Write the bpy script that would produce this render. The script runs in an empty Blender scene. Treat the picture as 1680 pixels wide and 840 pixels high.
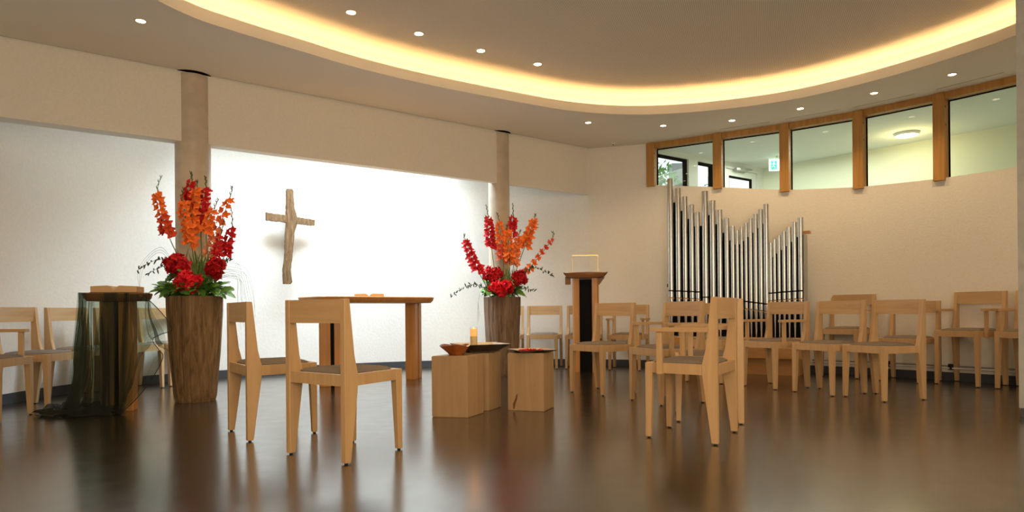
import bpy, bmesh, math, random
from mathutils import Vector, Matrix, Euler
S = bpy.context.scene
COL = S.collection
R = math.radians
PI = math.pi
random.seed(7)

# ---------------------------------------------------------------- camera
cd = bpy.data.cameras.new('camera'); cam = bpy.data.objects.new('camera', cd); COL.objects.link(cam)
cd.sensor_fit = 'HORIZONTAL'; cd.sensor_width = 36.0
cd.lens = 36.0 * 1075.0 / 1680.0
cd.shift_y = 90.6 / 1680.0
cd.clip_start = 0.05; cd.clip_end = 200
q = 0.0088
cam.matrix_world = Matrix(((1, q, 0, 0), (0, 0, -1, 0), (-q, 1, 0, 0.735), (0, 0, 0, 1)))
S.camera = cam
# ---------------------------------------------------------------- view + world
S.view_settings.view_transform = 'Standard'; S.view_settings.look = 'None'
S.view_settings.exposure = 0.0; S.view_settings.gamma = 1.0
S.view_settings.use_curve_mapping = False
w = bpy.data.worlds.new('world'); S.world = w; w.use_nodes = True
bg = w.node_tree.nodes['Background']; bg.inputs[0].default_value = (0.80, 0.92, 1.0, 1); bg.inputs[1].default_value = 1.6

def light(name, kind, loc, energy, color, rot=(0, 0, 0), **kw):
    l = bpy.data.lights.new(name, kind); l.energy = energy; l.color = color
    for k, v in kw.items(): setattr(l, k, v)
    o = bpy.data.objects.new(name, l); COL.objects.link(o); o.location = loc; o.rotation_euler = rot
    return o
WARM = (1.0, 0.68, 0.36)
FA = math.atan2(8.733 - 4.846, 1.026 + 4.25)          # direction of the hanging fascia wall
# daylight entering through the roof light above the curved wall
light('skylight_light', 'AREA', (-1.82, 7.59, 3.50), 165, (0.80, 0.93, 1.0), (R(-6), 0, FA), shape='RECTANGLE', size=2.9, size_y=0.45, spread=R(100))
# unseen warm fill light, added at the back wall to brighten ceiling and walls
light('window_light', 'AREA', (1.2, -1.85, 1.6), 165, (1.0, 0.80, 0.56), (R(90), 0, 0), shape='RECTANGLE', size=5.0, size_y=2.0)
# hall lighting
light('hall_light', 'AREA', (4.1, 8.9, 2.9), 32, (0.92, 0.97, 0.90), (0, 0, R(-45)), shape='RECTANGLE', size=2.2, size_y=0.8)

# ---------------------------------------------------------------- helpers
def newmesh(name, bm, mat=None, parent=None, smooth=False, auto=None):
    me = bpy.data.meshes.new(name); bm.normal_update(); bm.to_mesh(me); bm.free()
    o = bpy.data.objects.new(name, me); COL.objects.link(o)
    if mat:
        for m in (mat if isinstance(mat, (list, tuple)) else [mat]): me.materials.append(m)
    if smooth:
        for p in me.polygons: p.use_smooth = True
        if auto is not None:
            me.set_sharp_from_angle(angle=R(auto))
    if parent: o.parent = parent
    return o
def empty(name, loc=(0, 0, 0), rz=0):
    o = bpy.data.objects.new(name, None); COL.objects.link(o); o.location = loc; o.rotation_euler = (0, 0, rz)
    o.empty_display_size = 0.1
    return o
def tag(o, label=None, cat=None, group=None, kind=None):
    if label: o['label'] = label
    if cat: o['category'] = cat
    if group: o['group'] = group
    if kind: o['kind'] = kind
    return o
def struct(o, label=None):
    o['kind'] = 'structure'
    if label: o['label'] = label
    return o
def box(bm, a, b, M=None, bev=0.0):
    (x0, y0, z0), (x1, y1, z1) = a, b
    c = [(x0, y0, z0), (x1, y0, z0), (x1, y1, z0), (x0, y1, z0), (x0, y0, z1), (x1, y0, z1), (x1, y1, z1), (x0, y1, z1)]
    vs = [bm.verts.new((M @ Vector(p)) if M else p) for p in c]
    fs = [bm.faces.new([vs[i] for i in f]) for f in ((3, 2, 1, 0), (4, 5, 6, 7), (0, 1, 5, 4), (1, 2, 6, 5), (2, 3, 7, 6), (3, 0, 4, 7))]
    if bev:
        es = list({e for f in fs for e in f.edges})
        bmesh.ops.bevel(bm, geom=es, offset=bev, segments=2, affect='EDGES', profile=0.5)
def hexa(bm, P, bev=0.0):
    """8 points: bottom loop 4, top loop 4"""
    vs = [bm.verts.new(p) for p in P]
    fs = [bm.faces.new([vs[i] for i in f]) for f in ((3, 2, 1, 0), (4, 5, 6, 7), (0, 1, 5, 4), (1, 2, 6, 5), (2, 3, 7, 6), (3, 0, 4, 7))]
    if bev:
        es = list({e for f in fs for e in f.edges})
        bmesh.ops.bevel(bm, geom=es, offset=bev, segments=1, affect='EDGES')
def prism(bm, poly, z0, z1, M=None, bev=0.0):
    b = [bm.verts.new((M @ Vector((x, y, z0))) if M else (x, y, z0)) for x, y in poly]
    t = [bm.verts.new((M @ Vector((x, y, z1))) if M else (x, y, z1)) for x, y in poly]
    n = len(poly); fs = [bm.faces.new(b[::-1]), bm.faces.new(t)]
    for i in range(n): fs.append(bm.faces.new((b[i], b[(i + 1) % n], t[(i + 1) % n], t[i])))
    bmesh.ops.recalc_face_normals(bm, faces=fs)
    if bev:
        es = list({e for f in fs[:2] for e in f.edges})
        bmesh.ops.bevel(bm, geom=es, offset=bev, segments=2, affect='EDGES')
def lathe(bm, prof, n=32, cx=0, cy=0, cap=True, fn=None):
    rings = []
    for k, (r, z) in enumerate(prof):
        ring = []
        for i in range(n):
            a = 2 * PI * i / n
            rr = r * (fn(a, z) if fn else 1)
            ring.append(bm.verts.new((cx + rr * math.cos(a), cy + rr * math.sin(a), z)))
        rings.append(ring)
    for k in range(len(rings) - 1):
        for i in range(n):
            j = (i + 1) % n
            bm.faces.new((rings[k][i], rings[k][j], rings[k + 1][j], rings[k + 1][i]))
    if cap:
        bm.faces.new(rings[0][::-1]); bm.faces.new(rings[-1])
def tube(bm, pts, r, n=6, r1=None):
    pts = [Vector(p) for p in pts]; rings = []
    for k, p in enumerate(pts):
        d = (pts[min(k + 1, len(pts) - 1)] - pts[max(k - 1, 0)]).normalized()
        u = d.cross(Vector((0, 1, 0.13))).normalized(); v = d.cross(u)
        t = k / max(1, len(pts) - 1); rr = r if r1 is None else r + (r1 - r) * t
        rings.append([bm.verts.new(p + (u * math.cos(2 * PI * i / n) + v * math.sin(2 * PI * i / n)) * rr) for i in range(n)])
    for k in range(len(rings) - 1):
        for i in range(n):
            j = (i + 1) % n
            bm.faces.new((rings[k][i], rings[k][j], rings[k + 1][j], rings[k + 1][i]))
    bm.faces.new(rings[0][::-1]); bm.faces.new(rings[-1])
def catmull(P, n=8, closed=False):
    out = []; N = len(P)
    segs = N if closed else N - 1
    for i in range(segs):
        g = lambda k: Vector(P[k % N]) if closed else Vector(P[min(max(k, 0), N - 1)])
        a, b, c, d = g(i - 1), g(i), g(i + 1), g(i + 2)
        for s in range(n):
            t = s / n
            out.append(0.5 * ((2 * b) + (-a + c) * t + (2 * a - 5 * b + 4 * c - d) * t * t + (-a + 3 * b - 3 * c + d) * t ** 3))
    if not closed: out.append(Vector(P[-1]))
    return out
def offset_line(P, d, closed=False):
    """offset to the right-hand side (d>0) of a 2D polyline"""
    out = []; N = len(P)
    for i in range(N):
        a = P[(i - 1) % N] if closed else P[max(i - 1, 0)]
        b = P[(i + 1) % N] if closed else P[min(i + 1, N - 1)]
        t = Vector((b[0] - a[0], b[1] - a[1])).normalized()
        out.append((P[i][0] + t.y * d, P[i][1] - t.x * d))
    return out
def strip_wall(bm, P, zlo, zhi, th, side=1):
    """thick wall along a polyline; zlo / zhi numbers or lists; th outward (to the left)"""
    Q = offset_line(P, -th * side)
    n = len(P)
    L = lambda z, i: z[i] if isinstance(z, list) else z
    V = [[bm.verts.new((p[i][0], p[i][1], L(z, i))) for i in range(n)] for p in (P, Q) for z in (zlo, zhi)]
    A, B, C, D = V      # A inner low, B inner high, C outer low, D outer high
    fs = []
    for i in range(n - 1):
        fs += [bm.faces.new((A[i], A[i + 1], B[i + 1], B[i])), bm.faces.new((C[i + 1], C[i], D[i], D[i + 1])),
               bm.faces.new((B[i], B[i + 1], D[i + 1], D[i])), bm.faces.new((A[i + 1], A[i], C[i], C[i + 1]))]
    fs += [bm.faces.new((A[0], B[0], D[0], C[0])), bm.faces.new((A[-1], C[-1], D[-1], B[-1]))]
    bmesh.ops.recalc_face_normals(bm, faces=fs)

# ---------------------------------------------------------------- materials
def nodes(name):
    m = bpy.data.materials.new(name); m.use_nodes = True
    nt = m.node_tree; return m, nt, nt.nodes['Principled BSDF']
def N(nt, t, **kw):
    n = nt.nodes.new(t)
    for k, v in kw.items():
        if k in n.inputs: n.inputs[k].default_value = v
        else: setattr(n, k, v)
    return n
def ramp(nt, stops):
    r = nt.nodes.new('ShaderNodeValToRGB'); e = r.color_ramp.elements
    while len(e) > 1: e.remove(e[-1])
    e[0].position = stops[0][0]; e[0].color = (*stops[0][1], 1)
    for p, c in stops[1:]:
        x = e.new(p); x.color = (*c, 1)
    return r
def plain(name, col, rough=0.6, metal=0.0, spec=0.5, bump=0.0, scale=60, var=0.0):
    m, nt, b = nodes(name)
    b.inputs['Base Color'].default_value = (*col, 1); b.inputs['Roughness'].default_value = rough
    b.inputs['Metallic'].default_value = metal; b.inputs['Specular IOR Level'].default_value = spec
    if bump or var:
        tc = N(nt, 'ShaderNodeTexCoord'); ns = N(nt, 'ShaderNodeTexNoise', Scale=scale, Detail=4.0)
        nt.links.new(tc.outputs['Object'], ns.inputs['Vector'])
        if var:
            r = ramp(nt, [(0.3, tuple(c * (1 - var) for c in col)), (0.7, tuple(min(1, c * (1 + var)) for c in col))])
            nt.links.new(ns.outputs['Fac'], r.inputs[0]); nt.links.new(r.outputs[0], b.inputs['Base Color'])
        if bump:
            bp = N(nt, 'ShaderNodeBump', Strength=bump, Distance=0.004)
            nt.links.new(ns.outputs['Fac'], bp.inputs['Height']); nt.links.new(bp.outputs[0], b.inputs['Normal'])
    return m
def wood(name, c0, c1, rough=0.42, scale=(26, 26, 1.6), rough_bump=0.08, knots=False, spec=0.4):
    m, nt, b = nodes(name)
    tc = N(nt, 'ShaderNodeTexCoord'); mp = N(nt, 'ShaderNodeMapping'); mp.inputs['Scale'].default_value = scale
    nt.links.new(tc.outputs['Object'], mp.inputs[0])
    n1 = N(nt, 'ShaderNodeTexNoise', Scale=1.0, Detail=5.0, Roughness=0.6, Distortion=0.6)
    nt.links.new(mp.outputs[0], n1.inputs['Vector'])
    mid = tuple((a + c) / 2 for a, c in zip(c0, c1))
    r = ramp(nt, [(0.28, c0), (0.5, mid), (0.72, c1)])
    nt.links.new(n1.outputs['Fac'], r.inputs[0])
    out = r.outputs[0]
    if knots:
        vo = N(nt, 'ShaderNodeTexVoronoi', Scale=5.0); nt.links.new(tc.outputs['Object'], vo.inputs['Vector'])
        kr = ramp(nt, [(0.05, (0.06, 0.012, 0.004)), (0.085, (1, 1, 1))]); nt.links.new(vo.outputs['Distance'], kr.inputs[0])
        mx = N(nt, 'ShaderNodeMix', data_type='RGBA', blend_type='MULTIPLY'); mx.inputs[0].default_value = 1.0
        nt.links.new(out, mx.inputs[6]); nt.links.new(kr.outputs[0], mx.inputs[7]); out = mx.outputs[2]
    nt.links.new(out, b.inputs['Base Color'])
    b.inputs['Roughness'].default_value = rough; b.inputs['Specular IOR Level'].default_value = spec
    bp = N(nt, 'ShaderNodeBump', Strength=rough_bump, Distance=0.003)
    nt.links.new(n1.outputs['Fac'], bp.inputs['Height']); nt.links.new(bp.outputs[0], b.inputs['Normal'])
    return m
def emit(name, col, st):
    m, nt, b = nodes(name)
    b.inputs['Base Color'].default_value = (*col, 1)
    b.inputs['Emission Color'].default_value = (*col, 1); b.inputs['Emission Strength'].default_value = st
    return m
M = {}
M['plaster'] = plain('white_plaster', (0.80, 0.77, 0.71), 0.85, spec=0.2, bump=0.35, scale=55, var=0.03)
M['plaster_lit'] = plain('curved_wall_plaster', (0.80, 0.79, 0.76), 0.85, spec=0.2, bump=0.35, scale=40, var=0.03)
M['ceiling'] = plain('ceiling_paint', (0.82, 0.79, 0.73), 0.9, spec=0.1, bump=0.05, scale=120)
M['cove'] = plain('cove_paint', (0.85, 0.80, 0.70), 0.85, spec=0.1)
M['skirting'] = plain('dark_grey_skirting', (0.045, 0.05, 0.06), 0.5)
M['beech'] = wood('beech_wood', (0.50, 0.315, 0.155), (0.60, 0.395, 0.205), 0.38)
M['beech_end'] = wood('beech_block_wood', (0.36, 0.23, 0.12), (0.47, 0.31, 0.165), 0.45, scale=(14, 14, 0.8))
M['oak'] = wood('orange_oak', (0.48, 0.21, 0.06), (0.62, 0.30, 0.09), 0.38, scale=(34, 34, 1.4))
M['oak_dark'] = wood('brown_oak', (0.24, 0.095, 0.03), (0.36, 0.16, 0.055), 0.4, scale=(3, 30, 30))
M['pine'] = wood('window_pine', (0.36, 0.17, 0.04), (0.52, 0.28, 0.08), 0.45, scale=(30, 30, 2), knots=True)
M['organ_wood'] = wood('organ_case_wood', (0.46, 0.24, 0.09), (0.56, 0.31, 0.12), 0.45, scale=(3, 30, 30))
M['black_panel'] = plain('black_stained_panel', (0.006, 0.0055, 0.005), 0.7, spec=0.12, bump=0.4, scale=30)
M['cushion'] = plain('taupe_felt', (0.20, 0.165, 0.135), 0.95, spec=0.1, bump=0.5, scale=500, var=0.12)
M['glide'] = plain('black_glide', (0.015, 0.014, 0.013), 0.6)
M['concrete'] = plain('concrete', (0.53, 0.46, 0.37), 0.4, bump=0.2, scale=9, var=0.10)
M['concrete_grey'] = plain('grey_concrete', (0.36, 0.36, 0.35), 0.7, bump=0.3, scale=12, var=0.10)
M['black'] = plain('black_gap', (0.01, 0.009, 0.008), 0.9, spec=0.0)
M['brass'] = plain('brass_rod', (0.75, 0.45, 0.13), 0.3, metal=1.0)
M['white_frame'] = plain('white_window_frame', (0.75, 0.76, 0.74), 0.5)
M['hall_wall'] = plain('hall_wall_paint', (0.80, 0.82, 0.68), 0.85, spec=0.1)
M['hall_ceiling'] = plain('hall_ceiling_paint', (0.78, 0.80, 0.76), 0.9, spec=0.1)
M['page'] = plain('book_pages', (0.62, 0.42, 0.22), 0.7, bump=0.2, scale=150)
M['page_white'] = plain('open_page_paper', (0.70, 0.62, 0.48), 0.7)
M['cover'] = plain('brown_leather_cover', (0.14, 0.06, 0.025), 0.5)
M['lamp'] = emit('lamp_glow', (1.0, 0.80, 0.52), 14.0)
M['lamp_hall'] = emit('hall_lamp_glow', (1.0, 0.97, 0.82), 6.0)
M['led'] = emit('led_strip_glow', (1.0, 0.64, 0.29), 26.0)
M['lamp_ring'] = plain('lamp_trim_ring', (0.7, 0.62, 0.5), 0.4)
M['metal_grey'] = plain('grey_metal', (0.45, 0.44, 0.42), 0.35, metal=0.8)
# polished screed floor
m, nt, b = nodes('polished_screed'); M['floor'] = m
tc = N(nt, 'ShaderNodeTexCoord')
n1 = N(nt, 'ShaderNodeTexNoise', Scale=1.3, Detail=5.0, Roughness=0.6); n2 = N(nt, 'ShaderNodeTexNoise', Scale=260.0, Detail=2.0)
n3 = N(nt, 'ShaderNodeTexNoise', Scale=7.0, Detail=6.0, Roughness=0.65)
for n_ in (n1, n2, n3): nt.links.new(tc.outputs['Object'], n_.inputs['Vector'])
r1 = ramp(nt, [(0.3, (0.010, 0.006, 0.002)), (0.7, (0.018, 0.011, 0.003))]); nt.links.new(n1.outputs['Fac'], r1.inputs[0])
r2 = ramp(nt, [(0.35, (0.55, 0.55, 0.55)), (0.7, (1.5, 1.5, 1.5))]); nt.links.new(n2.outputs['Fac'], r2.inputs[0])
mx = N(nt, 'ShaderNodeMix', data_type='RGBA', blend_type='MULTIPLY'); mx.inputs[0].default_value = 1.0
nt.links.new(r1.outputs[0], mx.inputs[6]); nt.links.new(r2.outputs[0], mx.inputs[7]); nt.links.new(mx.outputs[2], b.inputs['Base Color'])
r3 = ramp(nt, [(0.3, (0.18, 0.18, 0.18)), (0.75, (0.27, 0.27, 0.27))]); nt.links.new(n3.outputs['Fac'], r3.inputs[0]); nt.links.new(r3.outputs[0], b.inputs['Roughness'])
bp = N(nt, 'ShaderNodeBump', Strength=0.05, Distance=0.01); nt.links.new(n3.outputs['Fac'], bp.inputs['Height']); nt.links.new(bp.outputs[0], b.inputs['Normal'])
b.inputs['Specular IOR Level'].default_value = 1.0; b.inputs['IOR'].default_value = 1.5; b.inputs['Coat Weight'].default_value = 0.65; b.inputs['Coat Roughness'].default_value = 0.20
# finely perforated acoustic ceiling
m, nt, b = nodes('perforated_acoustic_ceiling'); M['acoustic'] = m
tc = N(nt, 'ShaderNodeTexCoord'); mp = N(nt, 'ShaderNodeMapping'); mp.inputs['Rotation'].default_value = (0, 0, R(20))
nt.links.new(tc.outputs['Object'], mp.inputs[0])
wv = N(nt, 'ShaderNodeTexWave', Scale=20.0, wave_type='BANDS', bands_direction='X'); nt.links.new(mp.outputs[0], wv.inputs['Vector'])
wv2 = N(nt, 'ShaderNodeTexWave', Scale=20.0, wave_type='BANDS', bands_direction='Y'); nt.links.new(mp.outputs[0], wv2.inputs['Vector'])
mm = N(nt, 'ShaderNodeMath', operation='MULTIPLY'); nt.links.new(wv.outputs['Fac'], mm.inputs[0]); nt.links.new(wv2.outputs['Fac'], mm.inputs[1])
r1 = ramp(nt, [(0.35, (0.78, 0.73, 0.65)), (0.75, (0.38, 0.34, 0.29))]); nt.links.new(mm.outputs[0], r1.inputs[0]); nt.links.new(r1.outputs[0], b.inputs['Base Color'])
b.inputs['Roughness'].default_value = 0.9; b.inputs['Specular IOR Level'].default_value = 0.1
# organ pipe tin
m, nt, b = nodes('organ_pipe_tin'); M['tin'] = m
tc = N(nt, 'ShaderNodeTexCoord'); ns = N(nt, 'ShaderNodeTexNoise', Scale=9.0, Detail=3.0); nt.links.new(tc.outputs['Object'], ns.inputs['Vector'])
b.inputs['Roughness'].default_value = 0.24
b.inputs['Base Color'].default_value = (0.56, 0.57, 0.57, 1); b.inputs['Metallic'].default_value = 1.0
# weathered trunk
def bark(name, cols, sc=(22, 22, 1.5), bump=0.9):
    m, nt, b = nodes(name)
    tc = N(nt, 'ShaderNodeTexCoord'); mp = N(nt, 'ShaderNodeMapping'); mp.inputs['Scale'].default_value = sc
    nt.links.new(tc.outputs['Object'], mp.inputs[0])
    n1 = N(nt, 'ShaderNodeTexNoise', Scale=1.0, Detail=8.0, Roughness=0.7, Distortion=0.8); nt.links.new(mp.outputs[0], n1.inputs['Vector'])
    r = ramp(nt, [(0.25, cols[0]), (0.45, cols[1]), (0.75, cols[2])]); nt.links.new(n1.outputs['Fac'], r.inputs[0])
    nt.links.new(r.outputs[0], b.inputs['Base Color']); b.inputs['Roughness'].default_value = 0.8; b.inputs['Specular IOR Level'].default_value = 0.2
    bp = N(nt, 'ShaderNodeBump', Strength=bump, Distance=0.012); nt.links.new(n1.outputs['Fac'], bp.inputs['Height']); nt.links.new(bp.outputs[0], b.inputs['Normal'])
    return m
M['trunk'] = bark('weathered_trunk', [(0.045, 0.024, 0.012), (0.21, 0.125, 0.058), (0.42, 0.28, 0.15)], sc=(26, 26, 2.4), bump=1.0)
M['trunk_grey'] = bark('grey_brown_trunk', [(0.05, 0.028, 0.018), (0.19, 0.12, 0.08), (0.34, 0.24, 0.17)], sc=(26, 26, 2.4), bump=1.0)
M['driftwood'] = bark('driftwood', [(0.05, 0.025, 0.012), (0.17, 0.10, 0.05), (0.30, 0.20, 0.105)], sc=(30, 30, 7), bump=1.0)
# sheer black tulle
m = bpy.data.materials.new('black_tulle'); m.use_nodes = True; nt = m.node_tree; nt.nodes.clear(); M['tulle'] = m
out = N(nt, 'ShaderNodeOutputMaterial'); mix = N(nt, 'ShaderNodeMixShader'); tr = N(nt, 'ShaderNodeBsdfTransparent'); df = N(nt, 'ShaderNodeBsdfPrincipled')
tr.inputs[0].default_value = (0.93, 1.0, 0.93, 1)
df.inputs['Base Color'].default_value = (0.012, 0.013, 0.010, 1); df.inputs['Roughness'].default_value = 0.7
lw = N(nt, 'ShaderNodeLayerWeight', Blend=0.35); mr = N(nt, 'ShaderNodeMapRange'); mr.inputs[3].default_value = 0.30; mr.inputs[4].default_value = 0.92
nt.links.new(lw.outputs['Facing'], mr.inputs[0]); nt.links.new(mr.outputs[0], mix.inputs[0])
nt.links.new(tr.outputs[0], mix.inputs[1]); nt.links.new(df.outputs[0], mix.inputs[2]); nt.links.new(mix.outputs[0], out.inputs[0])
# window glass with a faint green body
def glass(name, tint, refl_rough=0.01, ior=1.45):
    m = bpy.data.materials.new(name); m.use_nodes = True; nt = m.node_tree; nt.nodes.clear()
    out = N(nt, 'ShaderNodeOutputMaterial'); mix = N(nt, 'ShaderNodeMixShader'); tr = N(nt, 'ShaderNodeBsdfTransparent'); gl = N(nt, 'ShaderNodeBsdfGlossy')
    tr.inputs[0].default_value = (*tint, 1); gl.inputs['Roughness'].default_value = refl_rough
    fr = N(nt, 'ShaderNodeFresnel', IOR=ior)
    ge = N(nt, 'ShaderNodeNewGeometry'); mu = N(nt, 'ShaderNodeMath', operation='SUBTRACT', use_clamp=True)   # reflect on the outer face of a pane only
    nt.links.new(fr.outputs[0], mu.inputs[0]); nt.links.new(ge.outputs['Backfacing'], mu.inputs[1])
    nt.links.new(mu.outputs[0], mix.inputs[0]); nt.links.new(tr.outputs[0], mix.inputs[1]); nt.links.new(gl.outputs[0], mix.inputs[2]); nt.links.new(mix.outputs[0], out.inputs[0])
    return m
M['glass'] = glass('green_tinted_glass', (0.95, 0.975, 0.92))
M['clear'] = glass('clear_glass', (0.98, 0.98, 0.98))
def petal(name, c):
    m, nt, b = nodes(name); b.inputs['Base Color'].default_value = (*c, 1); b.inputs['Roughness'].default_value = 0.6
    b.inputs['Subsurface Weight'].default_value = 0.0; b.inputs['Specular IOR Level'].default_value = 0.25
    return m
M['red'] = petal('red_petal', (0.58, 0.012, 0.02)); M['orange'] = petal('orange_petal', (0.88, 0.19, 0.03)); M['ored'] = petal('orange_red_petal', (0.72, 0.08, 0.025))
M['salmon'] = petal('salmon_petal', (0.90, 0.33, 0.18)); M['brightred'] = petal('bright_red_petal', (0.80, 0.012, 0.03))
M['stem'] = plain('green_stem', (0.12, 0.20, 0.04), 0.6); M['bud'] = plain('dark_bud', (0.07, 0.075, 0.035), 0.6)
M['leaf'] = plain('green_leaf', (0.12, 0.28, 0.045), 0.45, var=0.4, scale=8); M['leaf_dark'] = plain('dark_green_leaf', (0.02, 0.05, 0.018), 0.5)
M['amber'] = plain('amber_glazed_bowl', (0.27, 0.075, 0.014), 0.12, var=0.35, scale=14); M['dish_dark'] = plain('dark_metal_dish', (0.055, 0.045, 0.038), 0.35, metal=0.6, bump=0.4, scale=20)
M['dish_in'] = plain('pale_dish_rim', (0.50, 0.40, 0.28), 0.35, var=0.2, scale=10)
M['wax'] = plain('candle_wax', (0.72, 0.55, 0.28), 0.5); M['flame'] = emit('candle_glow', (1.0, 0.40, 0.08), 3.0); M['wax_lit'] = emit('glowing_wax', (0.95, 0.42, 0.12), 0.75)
M['exit_green'] = emit('exit_sign_green', (0.01, 0.42, 0.25), 0.5); M['exit_white'] = emit('exit_sign_white', (0.85, 1.0, 0.95), 0.45)
M['stone'] = plain('dark_stone', (0.10, 0.09, 0.09), 0.3, var=0.4, scale=40)

# ---------------------------------------------------------------- room shell
HC = 2.90      # lower ceiling
HU = 3.15      # upper ceiling
HR = 3.60      # roof over the light well
CORNER = (1.04, 8.76)
POSTS = [(1.823, 8.507), (2.547, 8.064), (3.206, 7.665), (3.819, 7.192), (4.344, 6.632), (4.798, 6.043)]
SILL = [2.36, 2.24, 2.125, 2.065, 2.04, 2.045]
left_pts = [tuple(v) for v in catmull([(-4.22, -2.0), (-4.22, 1.5), (-4.22, 4.4), (-4.22, 5.3), (-4.19, 6.05), (-3.95, 6.85), (-3.38, 7.52), (-2.40, 8.22), (-1.25, 8.72), (-0.2, 8.88), (0.5, 8.87), CORNER], 8)]
right_pts = [tuple(v) for v in catmull([CORNER] + POSTS + [(5.12, 5.3), (5.25, 4.4), (5.25, 1.0), (5.25, -2.0)], 8)]

bm = bmesh.new(); strip_wall(bm, left_pts, 0.0, HR, 0.15)
struct(newmesh('wall_left', bm, M['plaster_lit'], smooth=True, auto=40))
# right wall: full height to the first post, then under the windows, full height after the last pane
i0 = 8; i5 = 8 * 6
bm = bmesh.new(); strip_wall(bm, right_pts[:i0 + 1], 0.0, HR, 0.15)
struct(newmesh('wall_front', bm, M['plaster'], smooth=True, auto=40))
def lerp_sill(i):
    k = (i - 8) / 8.0; a = int(min(k, 4)); t = k - a
    return SILL[a] + (SILL[a + 1] - SILL[a]) * t
seg = right_pts[i0:i5 + 1]; sill = [lerp_sill(i) for i in range(i0, i5 + 1)]
bm = bmesh.new(); strip_wall(bm, seg, 0.0, sill, 0.15)
struct(newmesh('wall_right', bm, M['plaster'], smooth=True, auto=40))
bm = bmesh.new(); strip_wall(bm, right_pts[i5:], 0.0, HR, 0.15)
struct(newmesh('wall_side', bm, M['plaster'], smooth=True, auto=40))
bm = bmesh.new(); box(bm, (-4.4, -2.15, 0), (5.4, -2.0, HR)); struct(newmesh('wall_back', bm, M['plaster']))
bm = bmesh.new(); box(bm, (-7, -2.2, -0.1), (9.5, 14, 0)); struct(newmesh('floor', bm, M['floor']))
# hanging wall (fascia) in front of the light well
FD = Vector((math.cos(FA), math.sin(FA))); FN = Vector((-FD.y, FD.x))
F0 = Vector((-4.25, 4.846)); F1 = Vector((1.026, 8.733))
def fpt(s, o=0): v = F0 + FD * s + FN * o; return (v.x, v.y)
FL = (F1 - F0).length
bm = bmesh.new(); prism(bm, [fpt(0), fpt(FL), fpt(FL, 0.03), fpt(0, 0.18)], 2.275, HR)
# taper its far end into the corner
struct(newmesh('wall_bulkhead', bm, M['plaster']))
# roof of the light well with the glazed roof light
bm = bmesh.new(); prism(bm, [(-4.4, 4.6), (1.2, 8.6), (1.2, 9.2), (-4.4, 9.2)], HR, HR + 0.12); struct(newmesh('ceiling_light_well', bm, M['hall_ceiling']))
Mx = Matrix.Translation((-1.82, 7.59, 0)) @ Matrix.Rotation(FA, 4, 'Z')
wi = struct(empty('window_6'), 'roof light over the curved wall')
bm = bmesh.new(); box(bm, (-1.44, -0.25, 3.53), (1.44, 0.25, 3.56), Mx); newmesh('pane', bm, emit('roof_light_glow', (0.9, 0.97, 1.0), 0.8), wi)
bm = bmesh.new()
for a, b_ in (((-1.5, -0.3, 3.5), (-1.44, 0.3, 3.599)), ((1.44, -0.3, 3.5), (1.5, 0.3, 3.599)), ((-1.44, -0.3, 3.5), (1.44, -0.25, 3.599)), ((-1.44, 0.25, 3.5), (1.44, 0.3, 3.599))): box(bm, a, b_, Mx)
newmesh('window_frame', bm, M['white_frame'], wi)
# lower soffits at both ends of the light well, leaving the shaft between them
for nm, P in (('ceiling_well_left', [fpt(0.0, 0.185), fpt(2.0, 0.185), fpt(2.0, 1.9), fpt(0.0, 1.9)]), ('ceiling_well_right', [fpt(4.95, 0.045), fpt(FL, 0.045), fpt(FL, 1.6), fpt(4.95, 1.9)])):
    bm = bmesh.new(); prism(bm, P, 2.92, HR - 0.001); struct(newmesh(nm, bm, M['plaster']))
# skirtings
def skirting(name, P, h=0.085):
    bm = bmesh.new(); strip_wall(bm, [p for p in offset_line(P, 0.016)], 0.0, h, 0.016)
    return struct(newmesh(name, bm, M['skirting'], smooth=True, auto=40))
skirting('baseboard_left', left_pts); skirting('baseboard_right', right_pts)

# lower ceiling with the large oval opening
OV = [(4.10, 4.3), (4.06, 5.1), (3.90, 5.55), (3.50, 6.19), (2.90, 6.79), (2.10, 7.15), (1.37, 7.25), (0.68, 7.10), (0.0, 6.73), (-0.79, 6.23), (-1.33, 5.81), (-1.72, 5.42), (-2.10, 5.03), (-2.34, 4.72), (-2.50, 4.2), (-2.52, 3.2), (-2.2, 1.9), (-1.4, 0.6), (-0.2, -0.3), (1.1, -0.6), (2.4, -0.2), (3.4, 0.9), (3.95, 2.5)]
oval = [(v.x, v.y) for v in catmull([(a, b_) for a, b_ in OV], 6, closed=True)]
cen = Vector((0.8, 3.3))
def off_oval(d):
    return offset_line(oval, d, closed=True)
rim = offset_line(right_pts, -0.02)
room = [(-4.24, -2.02), (5.27, -2.02)] + rim[::-1][2:] + [fpt(FL, -0.012), fpt(0, -0.012)]
def ray_poly(c, d, poly):
    best = None
    for i in range(len(poly)):
        a = Vector(poly[i]); b2 = Vector(poly[(i + 1) % len(poly)]); e = b2 - a
        den = d.x * e.y - d.y * e.x
        if abs(den) < 1e-9: continue
        t = ((a.x - c.x) * e.y - (a.y - c.y) * e.x) / den; u = ((a.x - c.x) * d.y - (a.y - c.y) * d.x) / den
        if t > 0 and -1e-6 <= u <= 1 + 1e-6 and (best is None or t < best): best = t
    return c + d * best
angs = sorted({round(math.atan2(p[1] - cen.y, p[0] - cen.x), 5) for p in list(oval) + room})
bm = bmesh.new(); rings = []
for z, poly in ((HC, oval), (HC, room), (HC + 0.03, room), (HC + 0.03, oval)):
    ring = []
    for a in angs:
        d = Vector((math.cos(a), math.sin(a))); p = ray_poly(cen, d, poly)
        ring.append(bm.verts.new((p.x, p.y, z)))
    rings.append(ring)
n = len(angs)
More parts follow.
